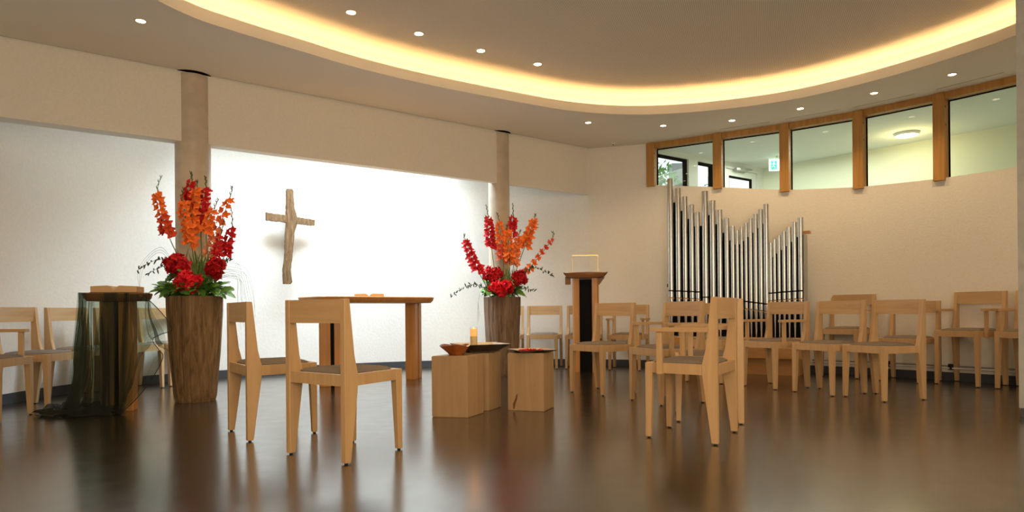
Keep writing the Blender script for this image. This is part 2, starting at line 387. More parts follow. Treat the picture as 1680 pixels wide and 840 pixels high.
for k in range(4):
    A, B = rings[k], rings[(k + 1) % 4]
    for i in range(n):
        j = (i + 1) % n; bm.faces.new((A[i], A[j], B[j], B[i]))
bmesh.ops.recalc_face_normals(bm, faces=bm.faces)
struct(newmesh('ceiling', bm, M['ceiling']))
# cove: lip, trough, back wall, upper ceiling
ext = []
sgn = 1
test = offset_line(oval, 0.2, closed=True)
if (Vector(test[0]) - cen).length < (Vector(oval[0]) - cen).length: sgn = -1
O = lambda d: offset_line(oval, sgn * d, closed=True)
def ringface(bm, P, zP, Q, zQ):
    A = [bm.verts.new((x, y, zP)) for x, y in P]; B = [bm.verts.new((x, y, zQ)) for x, y in Q]
    for i in range(len(P)):
        j = (i + 1) % len(P); bm.faces.new((A[i], A[j], B[j], B[i]))
bm = bmesh.new()
ringface(bm, O(-0.004), HC - 0.002, O(-0.004), HC + 0.095); ringface(bm, O(-0.004), HC + 0.095, O(0.02), HC + 0.095); ringface(bm, O(0.02), HC + 0.095, O(0.02), HC + 0.031)
ringface(bm, O(0.02), HC + 0.031, O(-0.004), HC - 0.002)
bmesh.ops.recalc_face_normals(bm, faces=bm.faces)
struct(newmesh('trim_1', bm, M['cove'], smooth=True, auto=40), 'cream lip around the oval opening')
bm = bmesh.new()
ringface(bm, O(0.20), HC + 0.031, O(0.20), HU); ringface(bm, O(0.20), HU, O(0.23), HU); ringface(bm, O(0.23), HU, O(0.23), HC + 0.031); ringface(bm, O(0.23), HC + 0.031, O(0.20), HC + 0.031)
struct(newmesh('trim_2', bm, M['cove'], smooth=True, auto=40), 'upright back face of the light cove')
bm = bmesh.new()
P = O(0.4); f = bm.faces.new([bm.verts.new((x, y, HU)) for x, y in P]); 
ex = bmesh.ops.extrude_face_region(bm, geom=[f]); bmesh.ops.translate(bm, vec=(0, 0, 0.08), verts=[v for v in ex['geom'] if isinstance(v, bmesh.types.BMVert)])
bmesh.ops.recalc_face_normals(bm, faces=bm.faces)
struct(newmesh('ceiling_upper', bm, M['acoustic']))
bm = bmesh.new()
ringface(bm, O(0.085), HC + 0.045, O(0.105), HC + 0.045); ringface(bm, O(0.085), HC + 0.031, O(0.105), HC + 0.031); ringface(bm, O(0.085), HC + 0.031, O(0.085), HC + 0.045); ringface(bm, O(0.105), HC + 0.045, O(0.105), HC + 0.031)
tag(newmesh('light_strip', bm, M['led']), 'long warm glowing light strip hidden in the oval ceiling cove', 'light strip')
# closing roof over the whole room
bm = bmesh.new(); box(bm, (-4.6, -2.3, HR + 0.12), (5.6, 9.4, HR + 0.2)); struct(newmesh('ceiling_roof', bm, M['concrete_grey']))

# round concrete columns
def column(x, y, r, label):
    o = empty('column', (x, y, 0)); struct(o, label)
    bm = bmesh.new(); lathe(bm, [(r, 0), (r, HC - 0.015)], 48); newmesh('shaft', bm, M['concrete'], o, smooth=True, auto=40)
    bm = bmesh.new(); lathe(bm, [(r + 0.022, HC - 0.004), (r + 0.022, HC + 0.02)], 48); newmesh('shadow_gap', bm, M['black'], o, smooth=True, auto=40)  # solid black disc in place of the recess; its shade is put into the colour
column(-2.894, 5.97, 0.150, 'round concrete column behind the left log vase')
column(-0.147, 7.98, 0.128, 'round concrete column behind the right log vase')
PIER = [(3.378, 4.372), (3.62, 4.18), (4.00, 4.62), (3.74, 4.82)]
bm = bmesh.new(); prism(bm, PIER, 0.06, HU); struct(newmesh('trim_3', bm, M['concrete_grey']), 'grey concrete pier at the right edge')
bm = bmesh.new(); prism(bm, [(3.392, 4.375), (3.62, 4.195), (3.985, 4.62), (3.74, 4.805)], 0, 0.06); struct(newmesh('baseboard_pier', bm, M['skirting']))

# windows in the right wall
for k in range(5):
    a = Vector(POSTS[k]); b_ = Vector(POSTS[k + 1]); d = (b_ - a).normalized(); nrm = Vector((d.y, -d.x))
    if nrm.dot(-a) < 0: nrm = -nrm
    wn = struct(empty('window_%d' % (k + 1), (a.x, a.y, 0)))
    L = (b_ - a).length
    Mw = Matrix(((d.x, -nrm.x, 0, 0), (d.y, -nrm.y, 0, 0), (0, 0, 1, 0), (0, 0, 0, 1)))      # local: +x along, +y outward
    s0, s1 = SILL[k], SILL[k + 1]
    def slab(bm, x0, x1, y0, y1, zb0, zb1, zt, bev=0):
        hexa(bm, [Mw @ Vector(p) for p in ((x0, y0, zb0), (x1, y0, zb1), (x1, y1, zb1), (x0, y1, zb0), (x0, y0, zt), (x1, y0, zt), (x1, y1, zt), (x0, y1, zt))], bev)
    bm = bmesh.new(); slab(bm, -0.052, 0.052, -0.035, 0.11, s0 - 0.025, s0 - 0.025, HC - 0.001, 0.003); newmesh('window_post', bm, M['pine'], wn)
    bm = bmesh.new(); slab(bm, 0.053, L - 0.053, -0.012, 0.11, HC - 0.07, HC - 0.07, HC - 0.001); newmesh('head_rail', bm, M['pine'], wn)
    bm = bmesh.new(); slab(bm, 0.054, L - 0.054, 0.085, 0.095, s0 + (s1 - s0) * 0.06 + 0.001, s0 + (s1 - s0) * 0.94 + 0.001, HC - 0.071); newmesh('pane', bm, M['glass'], wn)
    bm = bmesh.new()
    slab(bm, 0.0531, 0.061, 0.078, 0.102, s0 + 0.001, s0 + 0.001, HC - 0.071); slab(bm, 0.061, L - 0.054, 0.078, 0.102, HC - 0.078, HC - 0.078, HC - 0.071)
    newmesh('glazing_seal', bm, M['black'], wn)
# wall above the window heads up to the roof
bm = bmesh.new(); strip_wall(bm, right_pts[i0:i5 + 1], HC + 0.03, HR, 0.12); struct(newmesh('wall_over_windows', bm, M['plaster']))

# hall behind the windows
HH = 2.95
hall = [(1.2, 8.92), (2.047, 8.97), (2.93, 9.54), (3.99, 10.35)]
def hall_wall(name, a, b_, holes, mat, th=0.12):
    """wall from a to b with rectangular holes (s0,s1,z0,z1) cut through it"""
    a = Vector(a); b_ = Vector(b_); L = (b_ - a).length; d = (b_ - a) / L; nn = Vector((-d.y, d.x))
    xs = sorted({0, L} | {h[0] for h in holes} | {h[1] for h in holes}); zs = sorted({0, HH} | {h[2] for h in holes} | {h[3] for h in holes})
    bm = bmesh.new(); Mh = Matrix(((d.x, nn.x, 0, a.x), (d.y, nn.y, 0, a.y), (0, 0, 1, 0), (0, 0, 0, 1)))
    for i in range(len(xs) - 1):
        for j in range(len(zs) - 1):
            cx = (xs[i] + xs[i + 1]) / 2; cz = (zs[j] + zs[j + 1]) / 2
            if any(h[0] < cx < h[1] and h[2] < cz < h[3] for h in holes): continue
            box(bm, (xs[i], 0, zs[j]), (xs[i + 1], th, zs[j + 1]), Mh)
    bmesh.ops.remove_doubles(bm, verts=bm.verts, dist=1e-4)
    struct(newmesh(name, bm, mat)); return Mh
a = (1.75, 8.76); b_ = (3.99, 10.35)
# distances along the door wall of its openings
H1 = (0.05, 0.956, 0.9, 2.875); H2 = (1.156, 1.53, 0.9, 2.872); H3 = (1.80, 2.60, 0.0, 2.86)
Mh = hall_wall('wall_hall_entrance', a, b_, [H1, H2, H3], M['white_frame'])
hall_wall('wall_hall', (3.99, 10.35), (7.4, 6.55), [], M['hall_wall'])
hall_wall('wall_hall_end', (7.4, 6.55), (5.3, 5.0), [], M['hall_wall'])
for k, h in ((7, H1), (8, H2)):
    wn = struct(empty('window_%d' % k, Mh @ Vector((h[0], 0, 0)), math.atan2(1.59, 2.24)))
    bm = bmesh.new(); W_ = h[1] - h[0]
    for p in (((0.001, 0.03, h[2]), (0.03, 0.09, h[3])), ((W_ - 0.03, 0.03, h[2]), (W_ - 0.001, 0.09, h[3])), ((0.03, 0.03, h[3] - 0.03), (W_ - 0.03, 0.09, h[3] - 0.001)), ((0.03, 0.03, h[2] + 0.001), (W_ - 0.03, 0.09, h[2] + 0.03))): box(bm, *p)
    newmesh('window_frame', bm, M['black'], wn)
    bm = bmesh.new(); box(bm, (0.03, 0.055, h[2] + 0.03), (W_ - 0.03, 0.065, h[3] - 0.03)); newmesh('pane', bm, M['clear'], wn)
dn = struct(empty('door_1', Mh @ Vector((H3[0], 0, 0)), math.atan2(1.59, 2.24))); W_ = H3[1] - H3[0]
bm = bmesh.new()
for p in (((0.004, 0.03, 0.005), (0.11, 0.08, H3[3] - 0.004)), ((W_ - 0.11, 0.03, 0.005), (W_ - 0.004, 0.08, H3[3] - 0.004)), ((0.11, 0.03, H3[3] - 0.10), (W_ - 0.11, 0.08, H3[3] - 0.004)), ((0.11, 0.03, 0.005), (W_ - 0.11, 0.08, 0.3))): box(bm, *p)
newmesh('door_frame', bm, M['white_frame'], dn)
bm = bmesh.new()
for p in (((0.11, 0.035, 0.3), (0.125, 0.075, H3[3] - 0.10)), ((W_ - 0.125, 0.035, 0.3), (W_ - 0.11, 0.075, H3[3] - 0.10)), ((0.125, 0.035, H3[3] - 0.125), (W_ - 0.125, 0.075, H3[3] - 0.10))): box(bm, *p)
newmesh('seal', bm, M['black'], dn)
bm = bmesh.new(); box(bm, (0.125, 0.05, 0.3), (W_ - 0.125, 0.06, H3[3] - 0.125)); newmesh('pane', bm, M['clear'], dn)
bm = bmesh.new(); box(bm, (0.2, -0.05, H3[3] - 0.03), (0.48, 0.03, H3[3] + 0.02), bev=0.008); tube(bm, [(0.3, -0.05, H3[3] + 0.0), (0.62, -0.02, H3[3] + 0.03)], 0.012); newmesh('door_closer', bm, M['metal_grey'], dn)
# hall ceiling
bm = bmesh.new(); prism(bm, [(1.72, 8.70), (2.60, 8.18), (3.27, 7.78), (3.90, 7.30), (4.43, 6.72), (4.90, 6.12), (5.3, 5.2), (7.6, 6.5), (3.97, 10.44), (1.69, 8.84)], HH, HH + 0.1); struct(newmesh('ceiling_hall', bm, M['hall_ceiling']))
t = empty('round_ceiling_lamp', (5.02, 8.30, HH)); tag(t, 'round glowing ceiling lamp in the hall seen through the fourth window pane', 'ceiling lamp')
bm = bmesh.new(); lathe(bm, [(0.135, -0.035), (0.14, -0.02), (0.14, -0.001)], 32); newmesh('lamp_housing', bm, M['white_frame'], t, smooth=True, auto=40)
bm = bmesh.new(); lathe(bm, [(0.02, -0.048), (0.09, -0.045), (0.125, -0.036)], 32); newmesh('diffuser', bm, M['lamp_hall'], t, smooth=True, auto=40)
light('hall_lamp_light', 'POINT', (5.02, 8.30, 2.75), 8, (1.0, 0.80, 0.38), shadow_soft_size=0.1)
# exit sign hanging in the hall
es = empty('exit_sign', (3.86, 9.50, 0.02), R(-8)); tag(es, 'green and white emergency exit sign with running figure in the hall', 'exit sign')
bm = bmesh.new(); box(bm, (-0.11, -0.012, 2.715), (0.11, 0.012, 2.90), bev=0.003); newmesh('sign_panel', bm, M['exit_white'], es)
bm = bmesh.new()
box(bm, (-0.085, -0.016, 2.735), (-0.005, -0.0125, 2.86)); box(bm, (0.005, -0.016, 2.735), (0.012, -0.0125, 2.86))
prism(bm, [(0.03, -0.016), (0.06, -0.016), (0.06, -0.0125), (0.03, -0.0125)], 2.775, 2.83)
box(bm, (0.065, -0.016, 2.80), (0.095, -0.0125, 2.81)); newmesh('sign_symbol', bm, M['exit_green'], es)
bm = bmesh.new()      # running figure, white on green
box(bm, (-0.052, -0.018, 2.835), (-0.038, -0.016, 2.850))
for a1, b1 in (((-0.045, 2.83), (-0.05, 2.79)), ((-0.05, 2.79), (-0.03, 2.765)), ((-0.03, 2.765), (-0.035, 2.742)), ((-0.05, 2.79), (-0.07, 2.77)), ((-0.045, 2.825), (-0.025, 2.805)), ((-0.047, 2.825), (-0.07, 2.81))):
    tube(bm, [(a1[0], -0.0165, a1[1]), (b1[0], -0.0165, b1[1])], 0.004, 5)
newmesh('running_figure', bm, M['exit_white'], es)
bm = bmesh.new(); box(bm, (-0.01, -0.008, 2.90), (0.01, 0.008, HH - 0.021)); newmesh('hanger', bm, M['white_frame'], es)
# outside the entrance: concrete wall, bush
bm = bmesh.new(); box(bm, (2.95, 12.0, 0), (3.33, 12.25, 3.42)); tag(newmesh('garden_wall', bm, M['concrete_grey']), 'grey concrete wall outside beyond the entrance glazing', 'wall')
def bush(x, y, z0, z1, rad, label, n_, seed):
    rnd = random.Random(seed); t = empty('shrub', (x, y, 0)); tag(t, label, 'shrub')
    bm = bmesh.new(); tube(bm, [(0, 0, 0), (0.03, 0, z0), (0, 0, (z0 + z1) / 2)], 0.03, 6, 0.01); newmesh('trunk', bm, M['trunk'], t)
    bm = bmesh.new()
    for _ in range(n_):
        d = Vector((rnd.gauss(0, 1), rnd.gauss(0, 1), rnd.gauss(0, 1))).normalized() * (rnd.random() ** 0.4)
        c = Vector((d.x * rad, d.y * rad, (z0 + z1) / 2 + d.z * (z1 - z0) / 2)); r_ = rnd.uniform(0.04, 0.08)
        u = Vector((rnd.gauss(0, 1), rnd.gauss(0, 1), rnd.gauss(0, 1))).normalized(); v = u.orthogonal().normalized()
        bm.faces.new([bm.verts.new(c + u * r_), bm.verts.new(c + v * r_ * 0.45), bm.verts.new(c - u * r_), bm.verts.new(c - v * r_ * 0.45)])
    newmesh('foliage', bm, M['leaf'], t)
bush(2.50, 11.0, 1.6, 3.25, 0.42, 'green leafy shrub outside at the left of the leftmost window pane', 1000, 1)
bush(3.62, 11.6, 1.3, 3.1, 0.32, 'green leafy shrub outside right of the grey garden wall', 800, 2)
bush(4.25, 11.6, 1.2, 2.85, 0.30, 'green leafy shrub outside behind the glazed hall door', 800, 3)
bm = bmesh.new(); prism(bm, [(2.2, 9.0), (3.6, 7.75), (4.5, 6.9), (5.2, 6.0), (5.5, 5.2), (7.3, 6.5), (3.98, 10.3)], 0.0005, 0.004); struct(newmesh('floor_hall_bounce', bm, M['hall_ceiling']))  # unseen pale sheet added to bounce light up onto the hall ceiling
# measured positions (metres) of flower stems and organ pipes
ST1 = [
  ( (-2.968, 5.58, 1.921), (-3.009, 5.58, 1.766), (-2.916, 5.58, 1.402), (-2.821, 5.58, 1.171) ,'o2r'),
  ( (-2.775, 5.68, 1.97), (-2.765, 5.68, 1.887), (-2.792, 5.68, 1.646), (-2.729, 5.68, 1.117) ,'r'),
  ( (-2.746, 5.5, 1.8), (-2.755, 5.5, 1.676), (-2.685, 5.5, 1.31), (-2.657, 5.5, 1.105) ,'o'),
  ( (-2.672, 5.58, 1.867), (-2.675, 5.58, 1.8), (-2.715, 5.58, 1.422), (-2.666, 5.58, 1.11) ,'o'),
  ( (-2.64, 5.66, 1.927), (-2.635, 5.66, 1.814), (-2.679, 5.66, 1.491), (-2.674, 5.66, 1.115) ,'r'),
  ( (-2.464, 5.53, 1.708), (-2.506, 5.53, 1.62), (-2.574, 5.53, 1.415), (-2.554, 5.53, 1.106) ,'o'),
  ( (-2.384, 5.6, 1.826), (-2.406, 5.6, 1.712), (-2.586, 5.6, 1.23), (-2.617, 5.6, 1.081) ,'o2s'),
  ( (-2.408, 5.64, 1.644), (-2.404, 5.64, 1.471), (-2.469, 5.64, 1.247), (-2.515, 5.64, 1.098) ,'r'),
  ( (-2.414, 5.52, 1.544), (-2.444, 5.52, 1.412), (-2.483, 5.52, 1.222), (-2.506, 5.52, 1.09) ,'rs'),
]
ST2 = [
  ( (-0.528, 7.5, 1.621), (-0.529, 7.5, 1.546), (-0.38, 7.5, 1.194), (-0.306, 7.5, 1.051) ,'r'),
  ( (-0.287, 7.53, 1.965), (-0.263, 7.53, 1.81), (-0.229, 7.53, 1.472), (-0.187, 7.53, 1.111) ,'r'),
  ( (-0.164, 7.47, 1.86), (-0.138, 7.47, 1.748), (-0.094, 7.47, 1.316), (-0.096, 7.47, 1.078) ,'o2r'),
  ( (-0.053, 7.43, 1.705), (-0.043, 7.43, 1.646), (-0.02, 7.43, 1.312), (-0.051, 7.43, 1.075) ,'o'),
  ( (0.019, 7.58, 1.991), (0.022, 7.58, 1.822), (0.001, 7.58, 1.611), (-0.037, 7.58, 1.082) ,'r'),
  ( (0.114, 7.46, 1.658), (0.079, 7.46, 1.574), (0.024, 7.46, 1.255), (-0.007, 7.46, 1.076) ,'o2s'),
  ( (0.278, 7.54, 1.847), (0.265, 7.54, 1.784), (0.15, 7.54, 1.469), (0.023, 7.54, 1.11) ,'o'),
  ( (0.458, 7.5, 1.642), (0.464, 7.5, 1.552), (0.166, 7.5, 1.174), (0.082, 7.5, 1.048) ,'or'),
]
PIPES = [(1.986, 8.162, 0.038, 2.367, 0.975), (2.067, 8.106, 0.0352, 2.237, 0.969), (2.138, 8.057, 0.0325, 2.125, 0.963), (2.207, 8.01, 0.0323, 2.017, 0.957), (2.266, 7.969, 0.0297, 1.918, 0.952), (2.344, 7.915, 0.0393, 2.162, 0.886), (2.418, 7.864, 0.0366, 2.04, 0.877), (2.488, 7.817, 0.0327, 1.922, 0.868), (2.556, 7.77, 0.0289, 1.813, 0.859), (2.612, 7.731, 0.0252, 1.716, 0.851), (2.656, 7.701, 0.0203, 1.664, 0.843), (2.697, 7.673, 0.0178, 1.698, 0.835), (2.738, 7.645, 0.0202, 1.742, 0.827), (2.781, 7.615, 0.0224, 1.787, 0.819), (2.827, 7.584, 0.0247, 1.836, 0.811), (2.874, 7.552, 0.0258, 1.882, 0.803), (2.924, 7.517, 0.0303, 1.937, 0.795), (2.963, 7.49, 0.0186, 1.491, 0.918), (2.998, 7.466, 0.0185, 1.53, 0.921), (3.038, 7.439, 0.0196, 1.568, 0.925), (3.082, 7.409, 0.0218, 1.608, 0.928), (3.125, 7.379, 0.024, 1.654, 0.931), (3.173, 7.346, 0.0251, 1.704, 0.934), (3.227, 7.309, 0.0295, 1.751, 0.937)]
# ---------------------------------------------------------------- ceiling fittings
def downlight(x, y, z, label, group=None, r=0.032, energy=25, name='recessed_spotlight', lamp=True, down=True):
    t = empty(name, (x, y, z)); tag(t, label, 'ceiling light', group)
    bm = bmesh.new(); lathe(bm, [(r + 0.001, -0.0008), (r + 0.001, -0.004), (r + 0.012, -0.004), (r + 0.014, -0.0008)], 24, cap=False)
    newmesh('trim_ring', bm, M['lamp_ring'], t, smooth=True, auto=40)
    bm = bmesh.new(); lathe(bm, [(r, -0.0006), (r, -0.003), (r * 0.4, -0.006)], 24); newmesh('lamp', bm, M['lamp'], t, smooth=True, auto=40)
    if lamp:
        light('spot_light', 'SPOT', (x, y, z - 0.02), energy, WARM, spot_size=R(125), spot_blend=0.8, shadow_soft_size=0.04)
SP = [(-2.717, 4.829, 'small recessed spotlight in the lower ceiling left of the oval, beside the left column'),
      (0.896, 7.544, 'small recessed spotlight in the lower ceiling closest to the room corner'),
      (1.795, 7.696, 'small recessed spotlight in the lower ceiling before the leftmost window pane'),
      (2.541, 7.51, 'small recessed spotlight in the lower ceiling before the second window pane'),
      (3.137, 7.086, 'small recessed spotlight in the lower ceiling before the third window pane'),
      (3.664, 6.596, 'small recessed spotlight in the lower ceiling before the fourth window pane'),
      (4.109, 6.089, 'small recessed spotlight in the lower ceiling before the rightmost window pane')]
for x, y, l in SP: downlight(x, y, HC, l, 'recessed spotlights in the lower ceiling')
UP = [(-1.272, 5.267, 'recessed downlight in the perforated ceiling, leftmost and highest in the row of four'), (-0.787, 5.682, 'recessed downlight in the perforated ceiling, second from left in the row of four'),
      (-0.267, 6.065, 'recessed downlight in the perforated ceiling, third from left in the row of four'), (0.272, 6.407, 'recessed downlight in the perforated ceiling, rightmost in the row of four')]
for x, y, l in UP: downlight(x, y, HU, l, 'downlights in the perforated ceiling', r=0.036, energy=34, name='recessed_downlight')
# further lamps of the same room above and behind the viewer
for x, y in ((-1.2, 2.2), (0.8, 2.0), (2.6, 2.6), (1.6, 4.2), (0.2, 0.8), (2.4, 0.4)):
    light('spot_light', 'SPOT', (x, y, HU - 0.03), 46, WARM, spot_size=R(130), spot_blend=0.8, shadow_soft_size=0.04)
for x, y in ((4.5, 4.8), (4.6, 3.2), (-3.3, 2.6), (-3.2, 0.8)):
    light('spot_light', 'SPOT', (x, y, HC - 0.03), 30, WARM, spot_size=R(125), spot_blend=0.8, shadow_soft_size=0.04)
t = empty('smoke_detector', (1.33, 8.49, HC)); tag(t, 'tiny ceiling sensor beside the wall between corner and window', 'sensor')
bm = bmesh.new(); lathe(bm, [(0.02, -0.018), (0.03, -0.012), (0.032, -0.0005)], 20); newmesh('housing', bm, M['ceiling'], t, smooth=True, auto=40)
bm = bmesh.new(); lathe(bm, [(0.008, -0.024), (0.010, -0.0185)], 12); newmesh('sensor_eye', bm, M['black'], t)
for (a, b_), l in zip((((2.509, 7.873), (2.996, 7.584)), ((3.129, 7.48), (3.573, 7.142)), ((3.697, 7.06), (4.093, 6.635)), ((4.225, 6.505), (4.552, 6.053))),
                      ('second', 'third', 'fourth', 'rightmost')):
    A = Vector((*a, 0)); B = Vector((*b_, 0)); ang = math.atan2(B.y - A.y, B.x - A.x); L = (B - A).length
    t = empty('ceiling_vent_slot', (A.x, A.y, HC), ang); tag(t, 'narrow slot air vent in the ceiling above the %s window pane' % l, 'air vent', 'slot vents along the windows')
    bm = bmesh.new(); box(bm, (0, -0.006, -0.0015), (L, 0.006, -0.0004)); newmesh('slot', bm, M['black'], t)
    bm = bmesh.new(); box(bm, (-0.01, 0.0062, -0.003), (L + 0.01, 0.012, -0.0004)); box(bm, (-0.01, -0.012, -0.003), (L + 0.01, -0.0062, -0.0004)); newmesh('frame', bm, M['ceiling'], t)
# heating pipe along the right wall
pp = [p for p in right_pts if p[0] > 3.42 and p[1] > 4.9]
pl = offset_line(pp, 0.045)
t = empty('wall_pipe', (0, 0, 0)); tag(t, 'thin pale heating pipe running along the foot of the right wall', 'pipe')
bm = bmesh.new(); tube(bm, [(x, y, 0.128) for x, y in pl], 0.009, 8); newmesh('pipe', bm, M['white_frame'], t, smooth=True)
bm = bmesh.new(); tube(bm, [(x, y, 0.150) for x, y in offset_line(pp, 0.03)], 0.007, 8); newmesh('upper_pipe', bm, M['metal_grey'], t, smooth=True)
for i in range(2, len(pl) - 1, 6):
    bm = bmesh.new(); box(bm, (pl[i][0] - 0.012, pl[i][1] - 0.012, 0.112), (pl[i][0] + 0.03, pl[i][1] + 0.03, 0.17), bev=0.004); newmesh('bracket', bm, M['glide'], t)

# ---------------------------------------------------------------- chairs
def rear_post_bm(s, dz):
    bm = bmesh.new(); xa, xb = (0.198, 0.232) if s > 0 else (-0.232, -0.198)
    top = 0.803 + dz; sz = 0.40 + dz
    prof = [(0.2125, 0.007), (0.2125, top), (0.180, top), (0.150, sz + 0.12), (0.128, sz + 0.03), (0.130, sz - 0.03), (0.178, 0.007)]
    a = [bm.verts.new((xa, y, z)) for y, z in prof]; b = [bm.verts.new((xb, y, z)) for y, z in prof]
    n = len(prof); fs = [bm.faces.new(a), bm.faces.new(b[::-1])]
    for i in range(n): fs.append(bm.faces.new((a[(i + 1) % n], a[i], b[i], b[(i + 1) % n])))
    bmesh.ops.recalc_face_normals(bm, faces=fs)
    bmesh.ops.bevel(bm, geom=[e for e in bm.edges if e.calc_length() > 0.03], offset=0.002, segments=1, affect='EDGES')
    return bm
def front_leg_bm(s, dz):
    bm = bmesh.new(); t = 0.433 + dz
    def P(x, y, z): return (s * x, y, z)
    pts = [P(0.168, -0.2075, 0.007), P(0.198, -0.2075, 0.007), P(0.198, -0.1775, 0.007), P(0.168, -0.1775, 0.007),
           P(0.153, -0.2075, t), P(0.198, -0.2075, t), P(0.198, -0.162, t), P(0.153, -0.162, t)]
    if s < 0: pts = [pts[i] for i in (1, 0, 3, 2, 5, 4, 7, 6)]
    hexa(bm, pts, 0.002); bmesh.ops.recalc_face_normals(bm, faces=bm.faces); return bm
def make_chair(kind):
    """kind: side, arm, tall"""
    dz = 0.083 if kind == 'tall' else 0.0; arms = kind != 'side'; mt = M['beech']
    t = empty({'side': 'chapel_chair', 'arm': 'chapel_armchair', 'tall': 'tall_armchair'}[kind])
    for s in (-1, 1):
        l = newmesh('leg', rear_post_bm(s, dz), mt, t); bm = bmesh.new(); lathe(bm, [(0.009, 0.0), (0.009, 0.0075)], 10, s * 0.215, 0.195); newmesh('glide', bm, M['glide'], l)
        l = newmesh('leg', front_leg_bm(s, dz), mt, t); bm = bmesh.new(); lathe(bm, [(0.0085, 0.0), (0.0085, 0.0075)], 10, s * 0.183, -0.1925); newmesh('glide', bm, M['glide'], l)
    z0, z1 = 0.376 + dz, 0.433 + dz
    bm = bmesh.new()
    box(bm, (-0.153, -0.2065, z0), (0.153, -0.187, z1)); box(bm, (-0.198, 0.187, z0), (0.198, 0.207, z1))
    for s in (-1, 1):
        P = [(s * 0.197, -0.1625), (s * 0.2285, 0.132), (s * 0.208, 0.135), (s * 0.177, -0.1625)]
        prism(bm, P, z0, z1)
    box(bm, (-0.198, -0.187, z1 - 0.012), (0.198, 0.187, z1 - 0.004)) if False else None
    newmesh('seat_frame', bm, mt, t)
    # seat board + cushion
    bm = bmesh.new(); prism(bm, [(-0.176, -0.186), (0.176, -0.186), (0.196, 0.186), (-0.196, 0.186)], z1 - 0.016, z1 - 0.004); newmesh('seat', bm, mt, t)
    bm = bmesh.new(); nx, ny = 14, 14; G = []
    def sup(u, v, in_):   # rounded rectangle mapping
        hw = (0.176 + 0.018 * (v + 1) / 2) - in_; hy = 0.186 - in_
        k = 0.35; uu = u * math.sqrt(1 - k * v * v * abs(v) ** 6 / 2); vv = v * math.sqrt(1 - k * u * u * abs(u) ** 6 / 2)
        return uu * hw, vv * hy
    for layer in (0, 1):
        g = []
        for i in range(nx + 1):
            for j in range(ny + 1):
                u = -1 + 2 * i / nx; v = -1 + 2 * j / ny; x, y = sup(u, v, 0.006)
                e = max(abs(u), abs(v)); z = z1 - 0.004 if layer == 0 else z1 + 0.004 + 0.019 * (1 - e ** 5)
                g.append(bm.verts.new((x, y, z)))
        G.append(g)
    for layer in (0, 1):
        for i in range(nx):
            for j in range(ny):
                a_, b_, c_, d_ = [G[layer][k] for k in (i * (ny + 1) + j, (i + 1) * (ny + 1) + j, (i + 1) * (ny + 1) + j + 1, i * (ny + 1) + j + 1)]
                bm.faces.new((a_, b_, c_, d_) if layer else (d_, c_, b_, a_))
    be = [i * (ny + 1) for i in range(nx + 1)] + [nx * (ny + 1) + j for j in range(1, ny + 1)] + [i * (ny + 1) + ny for i in range(nx - 1, -1, -1)] + [j for j in range(ny - 1, 0, -1)]
    for k in range(len(be)):
        a_, b_ = be[k], be[(k + 1) % len(be)]; bm.faces.new((G[0][a_], G[0][b_], G[1][b_], G[1][a_]))
    bmesh.ops.recalc_face_normals(bm, faces=bm.faces)
    newmesh('cushion', bm, M['cushion'], t, smooth=True, auto=50)
    # curved backrest panel
    bm = bmesh.new(); zb0, zb1 = 0.684 + dz, 0.8025 + dz; n = 12; V = []
    for i in range(n + 1):
        u = -1 + 2 * i / n; x = u * 0.1985; yb = 0.212 - 0.004 * u * u; yf = 0.198 - 0.018 * u * u
        V.append([bm.verts.new(p) for p in ((x, yf, zb0), (x, yb, zb0), (x, yb, zb1), (x, yf, zb1))])
    for i in range(n):
        for k in range(4): bm.faces.new((V[i][k], V[i + 1][k], V[i + 1][(k + 1) % 4], V[i][(k + 1) % 4]))
    bm.faces.new(V[0]); bm.faces.new(V[-1][::-1]); bmesh.ops.recalc_face_normals(bm, faces=bm.faces)
    newmesh('backrest', bm, M['beech_h'], t, smooth=True, auto=40)
    if arms:
        za = 0.612 + dz * 1.05
        for s in (-1, 1):
            bm = bmesh.new(); x0, x1 = sorted((s * 0.196, s * 0.246)); P = [(x0, -0.16), (x1, -0.16), (x1, 0.168), (x0, 0.168)]
            if s > 0: P = [(0.190, -0.16), (0.236, -0.16), (0.252, 0.168), (0.2335, 0.168), (0.2335, 0.135), (0.205, 0.135)]
            else: P = [(-0.190, -0.16), (-0.205, 0.135), (-0.2335, 0.135), (-0.2335, 0.168), (-0.252, 0.168), (-0.236, -0.16)]
            prism(bm, P, za, za + 0.023, bev=0.002); a_ = newmesh('armrest', bm, M['beech_a'], t)
            bm = bmesh.new(); x0, x1 = sorted((s * 0.2035, s * 0.229)); box(bm, (x0, -0.130, 0.372 + dz), (x1, -0.098, za - 0.0005), bev=0.002); newmesh('arm_support', bm, mt, a_)
    return t
M['beech_h'] = wood('beech_backrest', (0.50, 0.315, 0.155), (0.60, 0.395, 0.205), 0.38, scale=(1.6, 26, 26))
M['beech_a'] = wood('beech_armrest', (0.50, 0.315, 0.155), (0.60, 0.395, 0.205), 0.38, scale=(26, 1.6, 26))
def copy_tree(o, parent=None):
    c = o.copy(); COL.objects.link(c); c.parent = parent
    for ch in list(o.children): copy_tree(ch, c)
    return c
